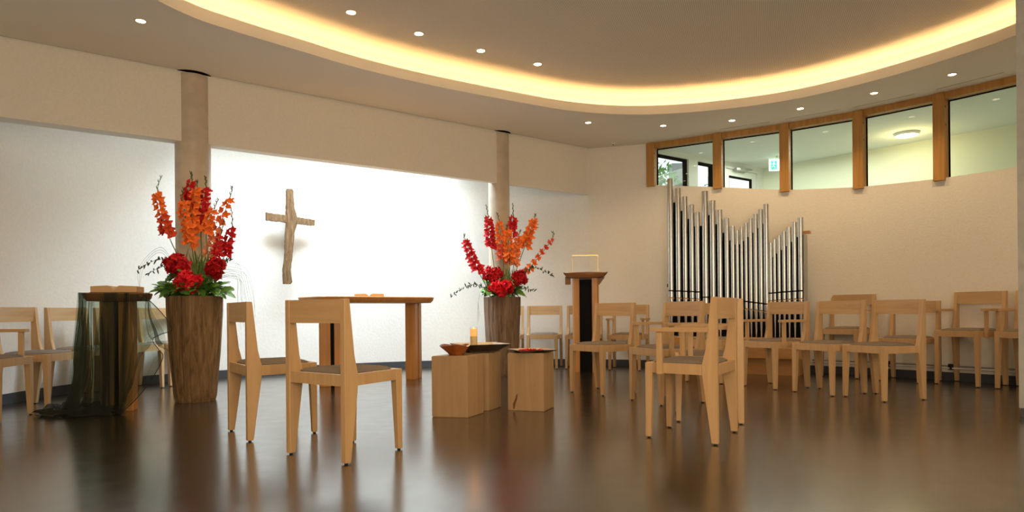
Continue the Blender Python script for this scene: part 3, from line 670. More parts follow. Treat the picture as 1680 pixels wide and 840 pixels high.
CH = [  # kind, x, y, degrees, label, group
 ('side', -0.874, 3.463, 144.8, 'light beech chair seen from behind, nearest of all, in front of the altar table', 'chairs near the viewer'),
 ('side', -1.482, 4.052, 126.3, 'light beech chair seen from behind between the left log vase and the nearest chair', 'chairs near the viewer'),
 ('arm', 1.046, 3.842, -121.9, 'light beech armchair with back to the viewer, nearest in the right half', 'chairs near the viewer'),
 ('arm', 1.318, 4.443, -103.2, 'light beech armchair largely hidden directly behind the nearest armchair', 'chairs near the viewer'),
 ('side', 0.801, 5.906, -48.7, 'light beech chair without arms standing just in front of the lectern', 'middle row of chairs'),
 ('arm', 1.230, 5.286, -63.3, 'light beech armchair between the chair at the lectern and the nearest armchair', 'middle row of chairs'),
 ('side', 2.049, 6.718, -42.1, 'light beech chair mostly hidden behind the near armchairs, in front of the organ pipes', 'middle row of chairs'),
 ('arm', 2.478, 6.211, -62.9, 'light beech armchair in front of the shortest organ pipes at the right', 'middle row of chairs'),
 ('side', 2.757, 5.741, -60.9, 'light beech chair without arms right of the organ pipes, in front of a tall armchair', 'middle row of chairs'),
 ('side', 3.017, 5.360, -68.6, 'light beech chair without arms, rightmost of the front row on the right', 'middle row of chairs'),
 ('tall', 3.614, 7.092, -48.8, 'tall beech armchair by the right wall, leftmost of three, partly hidden by a lower chair', 'tall armchairs along the right wall'),
 ('side', 3.985, 6.613, -53.3, 'low beech chair by the right wall between two tall armchairs', 'chairs along the right wall'),
 ('tall', 4.343, 6.236, -63.4, 'tall beech armchair by the right wall, fully visible, right of the low chair', 'tall armchairs along the right wall'),
 ('tall', 4.600, 5.790, -66.0, 'tall beech armchair by the right wall cut off by the grey concrete pier', 'tall armchairs along the right wall'),
 ('arm', 1.440, 8.180, -22.5, 'light beech armchair by the back wall between the lectern and the organ', 'chairs along the curved wall'),
 ('side', 0.905, 8.400, -14.0, 'light beech chair by the back wall almost hidden behind the lectern', 'chairs along the curved wall'),
 ('side', 0.405, 8.500, -8.4, 'light beech chair by the back wall just left of the lectern', 'chairs along the curved wall'),
 ('side', -0.085, 8.520, -3.0, 'light beech chair by the back wall half hidden by the right log vase', 'chairs along the curved wall'),
 ('side', -3.600, 6.905, 70.0, 'light beech chair by the curved wall just left of the left log vase', 'chairs along the curved wall'),
 ('side', -3.735, 6.420, 76.0, 'light beech chair behind the right edge of the draped pedestal', 'chairs along the curved wall'),
 ('side', -3.860, 5.940, 83.0, 'light beech chair partly veiled by the left side of the black cloth', 'chairs along the curved wall'),
 ('side', -3.790, 5.250, 90.0, 'light beech chair at the left wall between the left-edge armchair and the draped pedestal', 'chairs along the curved wall'),
 ('arm', -3.750, 4.660, 97.0, 'light beech armchair cut off by the left edge of the photo', 'chairs along the curved wall'),
]
protos = {}
for kind, x, y, a, label, group in CH:
    if kind not in protos: o = protos[kind] = make_chair(kind)
    else: o = copy_tree(protos[kind])
    o.location = (x, y, 0); o.rotation_euler = (0, 0, R(a)); tag(o, label, 'chair' if kind == 'side' else 'armchair', group)

# ---------------------------------------------------------------- organ
A = Vector((1.93, 8.2)); B = Vector((3.24, 7.3)); od = (B - A).normalized(); oang = math.atan2(od.y, od.x); on = Vector((od.y, -od.x))  # towards viewer
org = empty('pipe_organ', (A.x, A.y, 0), oang); tag(org, 'small organ with grey metal pipes on a wooden wind chest at the right wall', 'pipe organ')
LB = (B - A).length
bm = bmesh.new(); box(bm, (0.06, -0.22, 0.19), (LB + 0.0, 0.10, 0.405), bev=0.004); newmesh('wind_chest', bm, M['organ_wood'], org)
bm = bmesh.new(); box(bm, (0.20, -0.27, 0.185), (LB + 0.06, -0.2205, 0.305), bev=0.003); newmesh('front_ledge', bm, M['organ_wood'], org)
bm = bmesh.new(); box(bm, (0.20, -0.19, 0.0), (LB - 0.01, 0.08, 0.1895)); newmesh('plinth', bm, M['organ_wood'], org)
sx = [((Vector((p[0], p[1])) - A).dot(od), p[3]) for p in PIPES]
up_ = []
for (s0_, z0_), (s1_, z1_) in zip(sx, sx[1:]): up_ += [(s0_ + 0.002, min(z0_, z1_) - 0.16), (s1_ - 0.002, min(z0_, z1_) - 0.16)]
bm = bmesh.new(); poly = [(sx[0][0], 0.41)] + [(sx[-1][0], 0.41)] + up_[::-1]
Mb = Matrix(((1, 0, 0, 0), (0, 0, 1, 0), (0, 1, 0, 0), (0, 0, 0, 1)))
prism(bm, poly, 0.055, 0.065, Mb); newmesh('dark_rank_backing', bm, M['black_panel'], org)  # added black sheet, darkens the gaps in place of a second pipe rank
bm = bmesh.new(); box(bm, (LB + 0.018, -0.03, 0.41), (LB + 0.03, 0.13, 1.56)); newmesh('side_panel', bm, M['metal_grey'], org)
bm = bmesh.new(); box(bm, (LB + 0.0, 0.0, 1.575), (LB + 0.075, 0.10, 1.60)); newmesh('bracket', bm, M['oak'], org)
bm = bmesh.new(); box(bm, (0.0, 0.040, 1.02), (LB, 0.054, 1.06)); newmesh('pipe_rail', bm, M['black_panel'], org)
for (px, py, r_, zt, zm) in PIPES:
    s = (Vector((px, py)) - A).dot(od); zf = 0.406
    bm = bmesh.new()
    fz = zm - 0.10
    lathe(bm, [(r_, zm + 0.005), (r_, zt), (r_ - 0.002, zt), (r_ - 0.002, zt - 0.15)], 20, s, 0, cap=False)
    p = newmesh('pipe', bm, M['tin'], org, smooth=True, auto=50)
    # languid zone: recessed dark mouth with upper and lower lips, then the conical toe
    bm = bmesh.new(); lathe(bm, [(r_ * 0.86, fz + 0.003), (r_ * 0.86, zm + 0.004)], 20, s, 0); newmesh('mouth', bm, M['black'], p, smooth=True, auto=50)
    bm = bmesh.new()
    for z0_, z1_ in ((fz + 0.016, zm - 0.010),):
        lathe(bm, [(r_ * 1.0, z0_), (r_ * 1.0, z1_)], 20, s, 0)
    newmesh('lip', bm, M['tin'], p, smooth=True, auto=50)
    bm = bmesh.new(); lathe(bm, [(r_ * 0.32, zf), (r_ * 0.6, zf + (fz - zf) * 0.45), (r_ * 0.98, fz - 0.004), (r_ * 0.98, fz + 0.002)], 20, s, 0); newmesh('toe', bm, M['tin'], p, smooth=True, auto=50)
    bm = bmesh.new(); lathe(bm, [(r_ * 1.02, fz + 0.002), (r_ * 0.9, fz + 0.012)], 20, s, 0); newmesh('brass_collar', bm, M['page'], p, smooth=True, auto=50)

# ---------------------------------------------------------------- open books
def book(name, loc, rz, w, d, t, label, mats, humps=0.4):
    o = empty(name, loc, rz); tag(o, label, 'book')
    bm = bmesh.new(); box(bm, (-w / 2, -d / 2, 0), (w / 2, d / 2, 0.005), bev=0.001); newmesh('cover', bm, mats[0], o)
    for s in (-1, 1):
        bm = bmesh.new(); n = 10; V = []
        for i in range(n + 1):
            u = i / n; x = s * (0.002 + u * (w / 2 - 0.008)); z = 0.006 + t * (0.15 + 0.85 * math.sin(PI * min(1, u * 1.0) * 0.5 + 0) ** 0.4 if u < 0.25 else 1 - 0.12 * (u - 0.25) * (1 + humps)) if u > 0 else 0.006 + t * 0.15
            if u < 0.25: z = 0.006 + t * (0.15 + 0.85 * math.sin(PI / 2 * u / 0.25))
            V.append([bm.verts.new(p) for p in ((x, -d / 2 + 0.006, 0.0055), (x, d / 2 - 0.006, 0.0055), (x, d / 2 - 0.006, z), (x, -d / 2 + 0.006, z))])
        for i in range(n):
            for k in range(4): bm.faces.new((V[i][k], V[i + 1][k], V[i + 1][(k + 1) % 4], V[i][(k + 1) % 4]))
        bm.faces.new(V[0]); bm.faces.new(V[-1][::-1]); bmesh.ops.recalc_face_normals(bm, faces=bm.faces)
        newmesh('pages', bm, mats[1], o, smooth=True, auto=35)
    return o
# ---------------------------------------------------------------- altar table
al = empty('altar_table', (-1.50, 6.86, 0), math.atan2(0.69, 0.72)); tag(al, 'orange oak altar table with a thick rounded top in front of the bright curved wall', 'altar table')
def slab_bm(hl, hw, z0, z1, cr, under, n=8):
    """rounded plate whose underside is chamfered inwards"""
    bm = bmesh.new(); rings = []
    for inset, z in ((under, z0), (under * 0.35, z0 + (z1 - z0) * 0.35), (0.004, z0 + (z1 - z0) * 0.7), (0.0, z1 - 0.006), (0.006, z1)):
        ring = []
        for cx_, cy_, a0 in ((hl - cr, hw - cr, 0), (-(hl - cr), hw - cr, 90), (-(hl - cr), -(hw - cr), 180), (hl - cr, -(hw - cr), 270)):
            for k in range(n + 1):
                a = R(a0 + 90 * k / n); ring.append(bm.verts.new((cx_ + (cr - inset) * math.cos(a), cy_ + (cr - inset) * math.sin(a), z)))
        rings.append(ring)
    m_ = len(rings[0])
    for k in range(len(rings) - 1):
        for i in range(m_): j = (i + 1) % m_; bm.faces.new((rings[k][i], rings[k][j], rings[k + 1][j], rings[k + 1][i]))
    bm.faces.new(rings[0][::-1]); bm.faces.new(rings[-1]); return bm
newmesh('tabletop', slab_bm(0.68, 0.32, 0.832, 0.895, 0.14, 0.035), M['oak'], al, smooth=True, auto=35)
def split_leg(parent, x, y, rz, w, d, z1, gap=0.035, name='leg'):
    """two oak cheeks with a recessed black panel between them"""
    Ml = Matrix.Translation((x, y, 0)) @ Matrix.Rotation(rz, 4, 'Z'); g = gap / 2
    bm = bmesh.new(); box(bm, (-w / 2, -d / 2, 0), (-g, d / 2, z1), Ml, bev=0.004); box(bm, (g, -d / 2, 0), (w / 2, d / 2, z1), Ml, bev=0.004)
    l = newmesh(name, bm, M['oak'], parent)
    bm = bmesh.new(); box(bm, (-g + 0.0003, -d / 2 + 0.012, 0), (g - 0.0003, d / 2 - 0.012, z1 - 0.001), Ml); newmesh('black_panel', bm, M['black_panel'], l)
def world_to(o, x, y):
    a = o.rotation_euler.z; dx, dy = x - o.location.x, y - o.location.y
    return dx * math.cos(-a) - dy * math.sin(-a), dx * math.sin(-a) + dy * math.cos(-a)
lx, ly = world_to(al, -1.80, 6.56); split_leg(al, lx, ly, R(14) - al.rotation_euler.z, 0.255, 0.11, 0.832)
lx, ly = world_to(al, -1.09, 7.24); split_leg(al, lx, ly, R(80) - al.rotation_euler.z, 0.22, 0.115, 0.832)
book('open_book', (-1.50, 6.90, 0.8955), R(10), 0.31, 0.22, 0.030, 'thin open book lying on the orange oak altar table', (M['cover'], M['page']))

# ---------------------------------------------------------------- lectern
am = empty('lectern', (0.895, 7.96, 0), R(-6)); tag(am, 'tall oak lectern with a black recessed panel in front of the back wall', 'lectern')
for s in (-1, 1):
    bm = bmesh.new(); x0, x1 = sorted((s * 0.075, s * 0.158)); n = 6
    P = [(s * 0.075, -0.135), (s * 0.135, -0.13), (s * 0.156, -0.10), (s * 0.158, 0.10), (s * 0.13, 0.135), (s * 0.075, 0.135)]
    prism(bm, P if s > 0 else P[::-1], 0, 1.122, bev=0.003); newmesh('side_panel', bm, M['oak'], am)
bm = bmesh.new(); box(bm, (-0.0745, -0.11, 0), (0.0745, 0.12, 1.11)); newmesh('front_panel', bm, M['black_panel'], am)
bm = bmesh.new(); n = 16; rings = []     # dished top: thick in the middle, thin at both ends
for i in range(n + 1):
    u = -1 + 2 * i / n; x = u * 0.262; zt = 1.212 - 0.010 * u * u; zb = 1.124 + (0.035 * abs(u) ** 3 + 0.025 * (abs(u) > 0.99)); hw = 0.21 - 0.03 * u * u
    rings.append([bm.verts.new(p) for p in ((x, -hw * 0.9, zb), (x, hw * 0.9, zb), (x, hw, (zt + zb) / 2 + 0.02), (x, hw, zt), (x, -hw, zt - 0.02), (x, -hw, (zt + zb) / 2))])
for i in range(n):
    for k in range(6): bm.faces.new((rings[i][k], rings[i + 1][k], rings[i + 1][(k + 1) % 6], rings[i][(k + 1) % 6]))
bm.faces.new(rings[0]); bm.faces.new(rings[-1][::-1]); bmesh.ops.recalc_face_normals(bm, faces=bm.faces)
newmesh('desk_top', bm, M['oak_dark'], am, smooth=True, auto=35)
bm = bmesh.new(); box(bm, (-0.245, -0.03, 1.055), (-0.18, 0.10, 1.148), bev=0.004); newmesh('side_bracket', bm, M['oak_dark'], am)
bm = bmesh.new()
hexa(bm, [(0.159, -0.03, 1.05), (0.17, -0.03, 1.05), (0.17, 0.1, 1.05), (0.159, 0.1, 1.05), (0.159, -0.03, 1.128), (0.235, -0.03, 1.14), (0.235, 0.1, 1.14), (0.159, 0.1, 1.128)]); newmesh('side_bracket', bm, M['oak_dark'], am)
bm = bmesh.new()
for s in (-1, 1): tube(bm, [(s * 0.155, 0.10, 1.20), (s * 0.155, 0.10, 1.413)], 0.0028, 6)
box(bm, (-0.160, 0.094, 1.409), (0.160, 0.106, 1.419)); newmesh('book_rest_frame', bm, M['brass'], am)

# ---------------------------------------------------------------- pedestal with bible and cloth
pe = empty('draped_pedestal', (-3.02, 5.03, 0), R(14)); tag(pe, 'dark oak pedestal table with a small flat top, draped in black tulle, at the left', 'pedestal')
newmesh('tabletop', slab_bm(0.212, 0.15, 0.838, 0.900, 0.05, 0.03), M['oak_dark'], pe, smooth=True, auto=35)
split_leg(pe, 0.0, 0.0, 0, 0.225, 0.12, 0.838, 0.03, 'column')
bk = book('open_bible', (-3.03, 5.04, 0.9005), R(14), 0.325, 0.20, 0.050, 'thick old open bible lying on the draped pedestal', (M['cover'], M['page']))
# cloth: hangs from the rim of the top, trails to the floor on the left
cl_w = []
def cloth():
    bm = bmesh.new(); C = Vector((-3.02, 5.03)); NU, NV = 150, 44
    rnd = random.Random(3)
    def rimp(a):      # rounded rectangle rim of the tabletop, angle in local frame, turned 20 degrees
        ca, sa = math.cos(a), math.sin(a); k = 1 / max(abs(ca) / 0.216, abs(sa) / 0.154)
        k = min(k, 0.30); lx, ly = ca * k, sa * k; t = R(14)
        return Vector((C.x + lx * math.cos(t) - ly * math.sin(t), C.y + lx * math.sin(t) + ly * math.cos(t)))
    a0, a1 = R(115), R(352)
    grid = []
    for i in range(NU + 1):
        s = i / NU; a = a0 + (a1 - a0) * s; p0 = rimp(a); out = (p0 - C).normalized()
        tang = Vector((-out.y, out.x))
        # length of drop: to the floor on the left and front, shorter and swinging on the right
        if s < 0.74: zend = 0.006
        else: zend = 0.006 + 0.58 * min(1.0, (s - 0.74) / 0.14)
        if s > 0.90: zend = 0.586 - 0.10 * (s - 0.90) / 0.10
        left = max(0.0, math.cos(a - R(178)))      # how much this strand belongs to the trailing left side
        row = []
        for j in range(NV + 1):
            v = j / NV; z = 0.902 + (zend - 0.902) * min(1, v / 0.86)
            h = (0.902 - z) / 0.9
            fold = math.sin(s * 2 * PI * 13 + 1.3 * math.sin(s * 21)) * 0.028 * min(1, h * 2.2) + math.sin(s * 2 * PI * 29) * 0.008 * min(1, h * 3)
            flare = 0.004 + 0.02 * h + left ** 2 * (0.03 * h + 0.09 * max(0, (h - 0.62) / 0.38) ** 2)
            pull = -0.055 * math.exp(-((s - 0.52) / 0.12) ** 2) * min(1, h * 1.5)    # gathered towards the column at the front
            if s > 0.74:
                k = (s - 0.74) / 0.26; flare += (0.09 * k * math.sin(min(1, h * 1.5) * PI / 2) + 0.02 * math.sin(h * 14 + s * 9) * k)
            p = p0 + out * (flare + fold + pull)
            if v > 0.86:       # pool on the floor
                e = (v - 0.86) / 0.14
                L_ = (0.03 + 0.12 * left ** 3 + 0.03 * left) * e
                p = p + out * L_ + tang * (0.05 * math.sin(s * 40 + e * 3) * e * left)
                zz = zend + (0.022 * (1 + math.sin(s * 57 + e * 9)) * (0.4 + left) * math.sin(e * PI * 0.9) if zend < 0.1 else -0.04 * e)
                z_ = max(0.004, zz)
                row.append(bm.verts.new((p.x, p.y, z_)))
            else:
                row.append(bm.verts.new((p.x, p.y, z)))
        grid.append(row)
    for i in range(NU):
        for j in range(NV): bm.faces.new((grid[i][j], grid[i + 1][j], grid[i + 1][j + 1], grid[i][j + 1]))
    # cover over the tabletop
    c = bm.verts.new((C.x, C.y, 0.9035))
    ring = [bm.verts.new((*rimp(2 * PI * k / 60), 0.9022)) for k in range(60)]
    return bm, ring
bm, ring = cloth()
for v in ring: bm.verts.remove(v)
# swinging corner on the right side, a loose triangular fold with a wavy hem
def fold_sheet(bm, rows):
    g = [[bm.verts.new(p) for p in r] for r in rows]
    for i in range(len(g) - 1):
        for j in range(len(g[0]) - 1): bm.faces.new((g[i][j], g[i][j + 1], g[i + 1][j + 1], g[i + 1][j]))
top = [(-2.80, 4.88, 0.885), (-2.74, 4.95, 0.885), (-2.70, 5.03, 0.88)]
rows = []
path_out = catmull([(-2.80, 4.98, 0.885), (-2.66, 4.97, 0.75), (-2.575, 4.96, 0.625), (-2.64, 4.93, 0.585), (-2.70, 4.92, 0.545), (-2.66, 4.93, 0.47), (-2.64, 4.95, 0.41), (-2.70, 4.93, 0.27), (-2.80, 4.90, 0.12), (-2.90, 4.86, 0.010)], 5)
path_in = catmull([(-2.84, 4.87, 0.885), (-2.83, 4.86, 0.75), (-2.80, 4.85, 0.62), (-2.80, 4.85, 0.57), (-2.81, 4.85, 0.52), (-2.82, 4.845, 0.45), (-2.83, 4.84, 0.38), (-2.85, 4.84, 0.25), (-2.88, 4.83, 0.12), (-2.92, 4.82, 0.010)], 5)
for a_, b_ in zip(path_out, path_in):
    rows.append([a_.lerp(b_, k / 10) + Vector((0, 0.018 * math.sin(k * 1.9 + a_.z * 3) * (1 if 0 < k < 10 else 0), 0)) for k in range(11)])
fold_sheet(bm, rows)
# two dense gathered strands down the front
for x0, y0, x1, y1, wd in ((-2.93, 4.80, -3.02, 4.76, 0.10), (-2.83, 4.83, -2.86, 4.80, 0.022), (-3.10, 4.74, -3.14, 4.70, 0.05)):
    rows = []
    for i in range(21):
        t = i / 20; rows.append([(x0 + (x1 - x0) * t + (k - 4) / 4 * wd * (0.5 + 0.6 * t), y0 + (y1 - y0) * t - 0.012 * (k % 2), 0.895 - 0.889 * t) for k in range(9)])
    fold_sheet(bm, rows)
    rows = [[(p[0] * 1.0, p[1] - 0.02, p[2]) for p in r] for r in rows]; fold_sheet(bm, rows)
# heap at the left foot
rows = []
rnd = random.Random(5)
for i in range(26):
    rows.append([])
    for k in range(20):
        u, v = i / 25, k / 19
        e = max(0.0, 1 - ((u - 0.5) * 2) ** 2) * max(0.0, 1 - ((v - 0.5) * 2) ** 2)
        rows[-1].append((-3.42 + 0.48 * u + 0.03 * math.sin(v * 9), 4.80 + 0.22 * v + 0.04 * math.sin(u * 8), 0.005 + e * 0.055 * (1 + 0.8 * math.sin(u * 19 + 3 * v) * math.cos(v * 15 + u * 5))))
fold_sheet(bm, rows)
cl = newmesh('sheer_black_cloth', bm, M['tulle'], smooth=True)
bm = bmesh.new(); tube(bm, path_out, 0.003, 5)
newmesh('hem', bm, M['glide'], cl, smooth=True)
tag(cl, 'sheer black tulle cloth draped over the left pedestal and pooling on the floor', 'cloth')

# ---------------------------------------------------------------- wooden blocks with bowls
def block(P, label, crack=False):
    """P: front-left, front-right, back-right corner on the floor"""
    a, b_, c = [Vector(p) for p in P]; d = a + (c - b_); cen_ = (a + c) / 2; rz = math.atan2(b_.y - a.y, b_.x - a.x)
    o = empty('wooden_block', (cen_.x, cen_.y, 0), rz); tag(o, label, 'block', 'beech block stools in the centre')
    L = [world_to(o, p.x, p.y) for p in (a, b_, c, d)]
    bm = bmesh.new(); prism(bm, L, 0.0, 0.426, bev=0.004); newmesh('block_body', bm, M['beech_end'], o)
    if crack:
        x0, y0 = L[0]; bm = bmesh.new()
        pts = [(x0 + 0.040, 0.012), (x0 + 0.050, 0.012), (x0 + 0.058, 0.05), (x0 + 0.070, 0.085), (x0 + 0.075, 0.125), (x0 + 0.066, 0.120), (x0 + 0.054, 0.085), (x0 + 0.038, 0.05)]
        vs = [bm.verts.new((x, y0 - 0.0015, z)) for x, z in pts]; vs2 = [bm.verts.new((x, y0 + 0.002, z)) for x, z in pts]
        bm.faces.new(vs); bm.faces.new(vs2[::-1])
        for i in range(len(vs)): j = (i + 1) % len(vs); bm.faces.new((vs[i], vs2[i], vs2[j], vs[j]))
        newmesh('knot_crack', bm, M['cover'], o)
    return o
block([(-0.566, 4.587), (-0.310, 4.534), (-0.213, 4.746)], 'square beech block, front left of three, carrying the amber glass bowl')
block([(-0.425, 4.90), (-0.175, 4.845), (-0.090, 5.052)], 'square beech block, middle one of three, behind the amber bowl')
block([(-0.035, 4.861), (0.227, 4.781), (0.315, 5.004)], 'square beech block, right of three, with a dark crack near its foot', True)
# amber bowl with a pinched, pointed rim
bw = empty('amber_bowl', (-0.40, 4.68, 0.4265)); tag(bw, 'amber glazed bowl with a wavy pointed rim on the front left block', 'bowl')
bm = bmesh.new(); n = 40
def rimf(a, t):   # t 0..1 from foot to rim
    return 1 + t * (0.16 * math.cos(a - PI) + 0.07 * math.cos(3 * a + 0.6))
prof = [(0.050, 0.0, 0), (0.058, 0.012, .2), (0.082, 0.040, .6), (0.108, 0.070, 1), (0.104, 0.071, 1), (0.078, 0.044, .6), (0.050, 0.014, .2), (0.01, 0.010, 0)]
rings = [[bm.verts.new((r_ * rimf(2 * PI * i / n, t_) * math.cos(2 * PI * i / n), r_ * rimf(2 * PI * i / n, t_) * 0.9 * math.sin(2 * PI * i / n), z_ + 0.006 * t_ * math.sin(2 * PI * i / n * 3))) for i in range(n)] for r_, z_, t_ in prof]
for k in range(len(rings) - 1):
    for i in range(n): j = (i + 1) % n; bm.faces.new((rings[k][i], rings[k][j], rings[k + 1][j], rings[k + 1][i]))
bm.faces.new(rings[0][::-1]); bm.faces.new(rings[-1]); newmesh('bowl_body', bm, M['amber'], bw, smooth=True, auto=60)
for k, (x, y, r_) in enumerate(((0.030, 0.0, 0.022), (-0.018, 0.02, 0.025), (0.052, 0.028, 0.018), (-0.045, -0.012, 0.019))):
    bm = bmesh.new(); bmesh.ops.create_icosphere(bm, subdivisions=2, radius=r_)
    for v in bm.verts: v.co = Vector((v.co.x * 1.3, v.co.y, v.co.z * 0.7)) * (1 + 0.12 * math.sin(v.co.x * 200 + k))
    o = newmesh('pebble', bm, M['stone'], smooth=True); o.location = (-0.40 + x, 4.68 + y, 0.4265 + 0.056); tag(o, 'dark smooth pebble lying in the amber glazed bowl', 'stone', 'pebbles in the amber bowl')
# square shallow dishes
def dish(name, loc, rz, half, foot, h, label, mt_out, mt_in, group=None):
    o = empty(name, loc, rz); tag(o, label, 'dish', group)
    def sq(r_, z_, n=10):
        pts = []
        for cx_, cy_, a0 in ((1, 1, 0), (-1, 1, 90), (-1, -1, 180), (1, -1, 270)):
            for k in range(4):
                a = R(a0 + 30 * k); cr = r_ * 0.12; pts.append((cx_ * (r_ - cr) + cr * math.cos(a), cy_ * (r_ - cr) + cr * math.sin(a), z_))
        return pts
    bm = bmesh.new(); rr = [[bm.verts.new(p) for p in sq(r_, z_)] for r_, z_ in ((foot, 0), (half, h), (half, h + 0.004))]
    m_ = len(rr[0])
    for k in range(2):
        for i in range(m_): j = (i + 1) % m_; bm.faces.new((rr[k][i], rr[k][j], rr[k + 1][j], rr[k + 1][i]))
    bm.faces.new(rr[0][::-1]); newmesh('dish_underside', bm, mt_out, o)
    bm = bmesh.new(); rr = [[bm.verts.new(p) for p in sq(r_, z_)] for r_, z_ in ((half - 0.0002, h + 0.0042), (foot + 0.01, 0.006))]
    for i in range(m_): j = (i + 1) % m_; bm.faces.new((rr[0][i], rr[0][j], rr[1][j], rr[1][i]))
    bm.faces.new(rr[1]); newmesh('dish_inside', bm, mt_in, o)
    return o
dish('square_dish', (-0.245, 4.965, 0.4265), R(24), 0.185, 0.085, 0.062, 'large dark square dish with flared rim on the middle block', M['dish_dark'], M['dish_in'])
dish('shallow_plate', (0.145, 4.925, 0.4265), R(18), 0.150, 0.10, 0.018, 'flat pale square plate full of red petals on the right block', M['dish_dark'], M['dish_in'])
def petals(cx_, cy_, z_, r_, n_, label, seed, group, hh=0.004):
    rnd = random.Random(seed)
    proto = None
    for k in range(n_):
        a = rnd.random() * 2 * PI; q_ = r_ * math.sqrt(rnd.random())
        if proto is None:
            bm = bmesh.new(); g = []
            for i in range(5):
                for j in range(5):
                    u, v = -1 + i / 2, -1 + j / 2; g.append(bm.verts.new((u * 0.019 * math.sqrt(1 - v * v * 0.45), v * 0.016 * math.sqrt(1 - u * u * 0.45), 0.006 * (u * u + v * v) + 0.001 * math.sin(5 * u))))
            for i in range(4):
                for j in range(4): bm.faces.new((g[i * 5 + j], g[i * 5 + 5 + j], g[i * 5 + 6 + j], g[i * 5 + 1 + j]))
            o = proto = newmesh('rose_petal', bm, M['brightred'], smooth=True)
        else:
            o = proto.copy(); COL.objects.link(o)
        o.location = (cx_ + q_ * math.cos(a), cy_ + q_ * math.sin(a), z_ + 0.001 * (k % 5)); o.rotation_euler = (rnd.uniform(-.15, .15), rnd.uniform(-.15, .15), rnd.random() * 6)
        tag(o, label, 'petal', group)
petals(0.145, 4.925, 0.4335, 0.095, 26, 'red rose petal lying on the pale square plate', 4, 'petals on the right plate')
petals(-0.20, 4.965, 0.4335, 0.06, 8, 'red rose petal lying in the dark square dish', 5, 'petals in the dark dish')
# pillar candle in a tall glass
cg = empty('candle_glass', (-0.295, 5.02, 0.4340)); tag(cg, 'lit pillar candle in a tall clear glass standing in the dark square dish', 'candle')
bm = bmesh.new(); lathe(bm, [(0.022, 0.0035), (0.0265, 0.006), (0.0265, 0.112)], 24); newmesh('wax_pillar', bm, M['wax'], cg, smooth=True, auto=40)
bm = bmesh.new(); lathe(bm, [(0.030, 0.0), (0.030, 0.182), (0.0285, 0.182), (0.0285, 0.003)], 28, cap=False); newmesh('glass_cylinder', bm, M['clear'], cg, smooth=True, auto=50)
bm = bmesh.new(); lathe(bm, [(0.0265, 0.1125), (0.0265, 0.168), (0.022, 0.168), (0.020, 0.145), (0.003, 0.143)], 24); newmesh('glowing_rim', bm, M['wax_lit'], cg, smooth=True, auto=40)
bm = bmesh.new(); lathe(bm, [(0.002, 0.150), (0.007, 0.156), (0.008, 0.163), (0.004, 0.174), (0.0005, 0.184)], 16); newmesh('flame', bm, M['flame'], cg, smooth=True)
bm = bmesh.new(); lathe(bm, [(0.001, 0.143), (0.001, 0.152)], 6); newmesh('wick', bm, M['black'], cg)
light('candle_light', 'POINT', (-0.295, 5.02, 0.66), 0.25, (1, 0.5, 0.15), shadow_soft_size=0.015)

# ---------------------------------------------------------------- cross
def outline_solid(pts_l, t0, t1, seed, mat, name, parent):
    bm = bmesh.new(); rnd = random.Random(seed); n = 14; nr = len(pts_l); rings = []
    for (z, xl, xr) in pts_l:
        ring = []
        for i in range(n):
            a = 2 * PI * i / n; hx = (xr - xl) / 2; cx_ = (xr + xl) / 2
            j_ = 1 + rnd.uniform(-0.10, 0.06)
            sq = 1 / max(abs(math.cos(a)), abs(math.sin(a))) ** 0.6
            groove = 0.65 if abs(i - 10.2) < 0.6 else 1.0      # split down the front
            ring.append(bm.verts.new((cx_ + hx * math.cos(a) * sq * min(1, j_) * 0.97, (t0 + t1) / 2 + (t1 - t0) / 2 * math.sin(a) * sq * 0.85 * groove, z)))
        rings.append(ring)
    for k in range(nr - 1):
        for i in range(n): j = (i + 1) % n; bm.faces.new((rings[k][i], rings[k][j], rings[k + 1][j], rings[k + 1][i]))
    bm.faces.new(rings[0][::-1]); bm.faces.new(rings[-1]); bmesh.ops.recalc_face_normals(bm, faces=bm.faces)
    return newmesh(name, bm, mat, parent, smooth=True, auto=35)
cr = empty('wooden_cross', (-2.66, 7.90, 0), R(35)); tag(cr, 'rough driftwood cross hanging on the bright curved wall above the altar', 'cross')
def interp(tab, z):
    for (za, a_, b_), (zb, c_, d_) in zip(tab, tab[1:]):
        if za <= z <= zb: t = (z - za) / (zb - za); return a_ + (c_ - a_) * t, b_ + (d_ - b_) * t
    return tab[-1][1:]
tab = [(1.085, -0.10, -0.005), (1.11, -0.102, 0.018), (1.16, -0.10, 0.012), (1.243, -0.105, 0.0), (1.30, -0.096, 0.006), (1.40, -0.081, 0.018), (1.55, -0.076, 0.034), (1.70, -0.070, 0.046), (1.80, -0.062, 0.078), (1.87, -0.060, 0.088), (1.93, -0.060, 0.076), (2.00, -0.058, 0.052), (2.12, -0.054, 0.042), (2.215, -0.053, 0.040), (2.228, -0.045, 0.030)]
pts_l = []
for k in range(46):
    z = 1.085 + (2.228 - 1.085) * k / 45; a_, b_ = interp(tab, z); pts_l.append((z, a_, b_))
outline_solid(pts_l, -0.035, 0.045, 11, M['driftwood'], 'upright_beam', cr)
bm = bmesh.new(); rnd = random.Random(8); rings = []
for k in range(31):
    u = k / 30; x = -0.285 + 0.575 * u; h0, h1 = 1.838 - 0.03 * u + rnd.uniform(-.004, .004), 1.925 - 0.045 * u + rnd.uniform(-.005, .004)
    if 0.40 < u < 0.62: continue
    rings.append((u, [bm.verts.new(p) for p in ((x, -0.018 + rnd.uniform(-.003, .003), h0), (x, 0.03, h0), (x, 0.03, h1), (x, -0.018 + rnd.uniform(-.003, .003), h1))]))
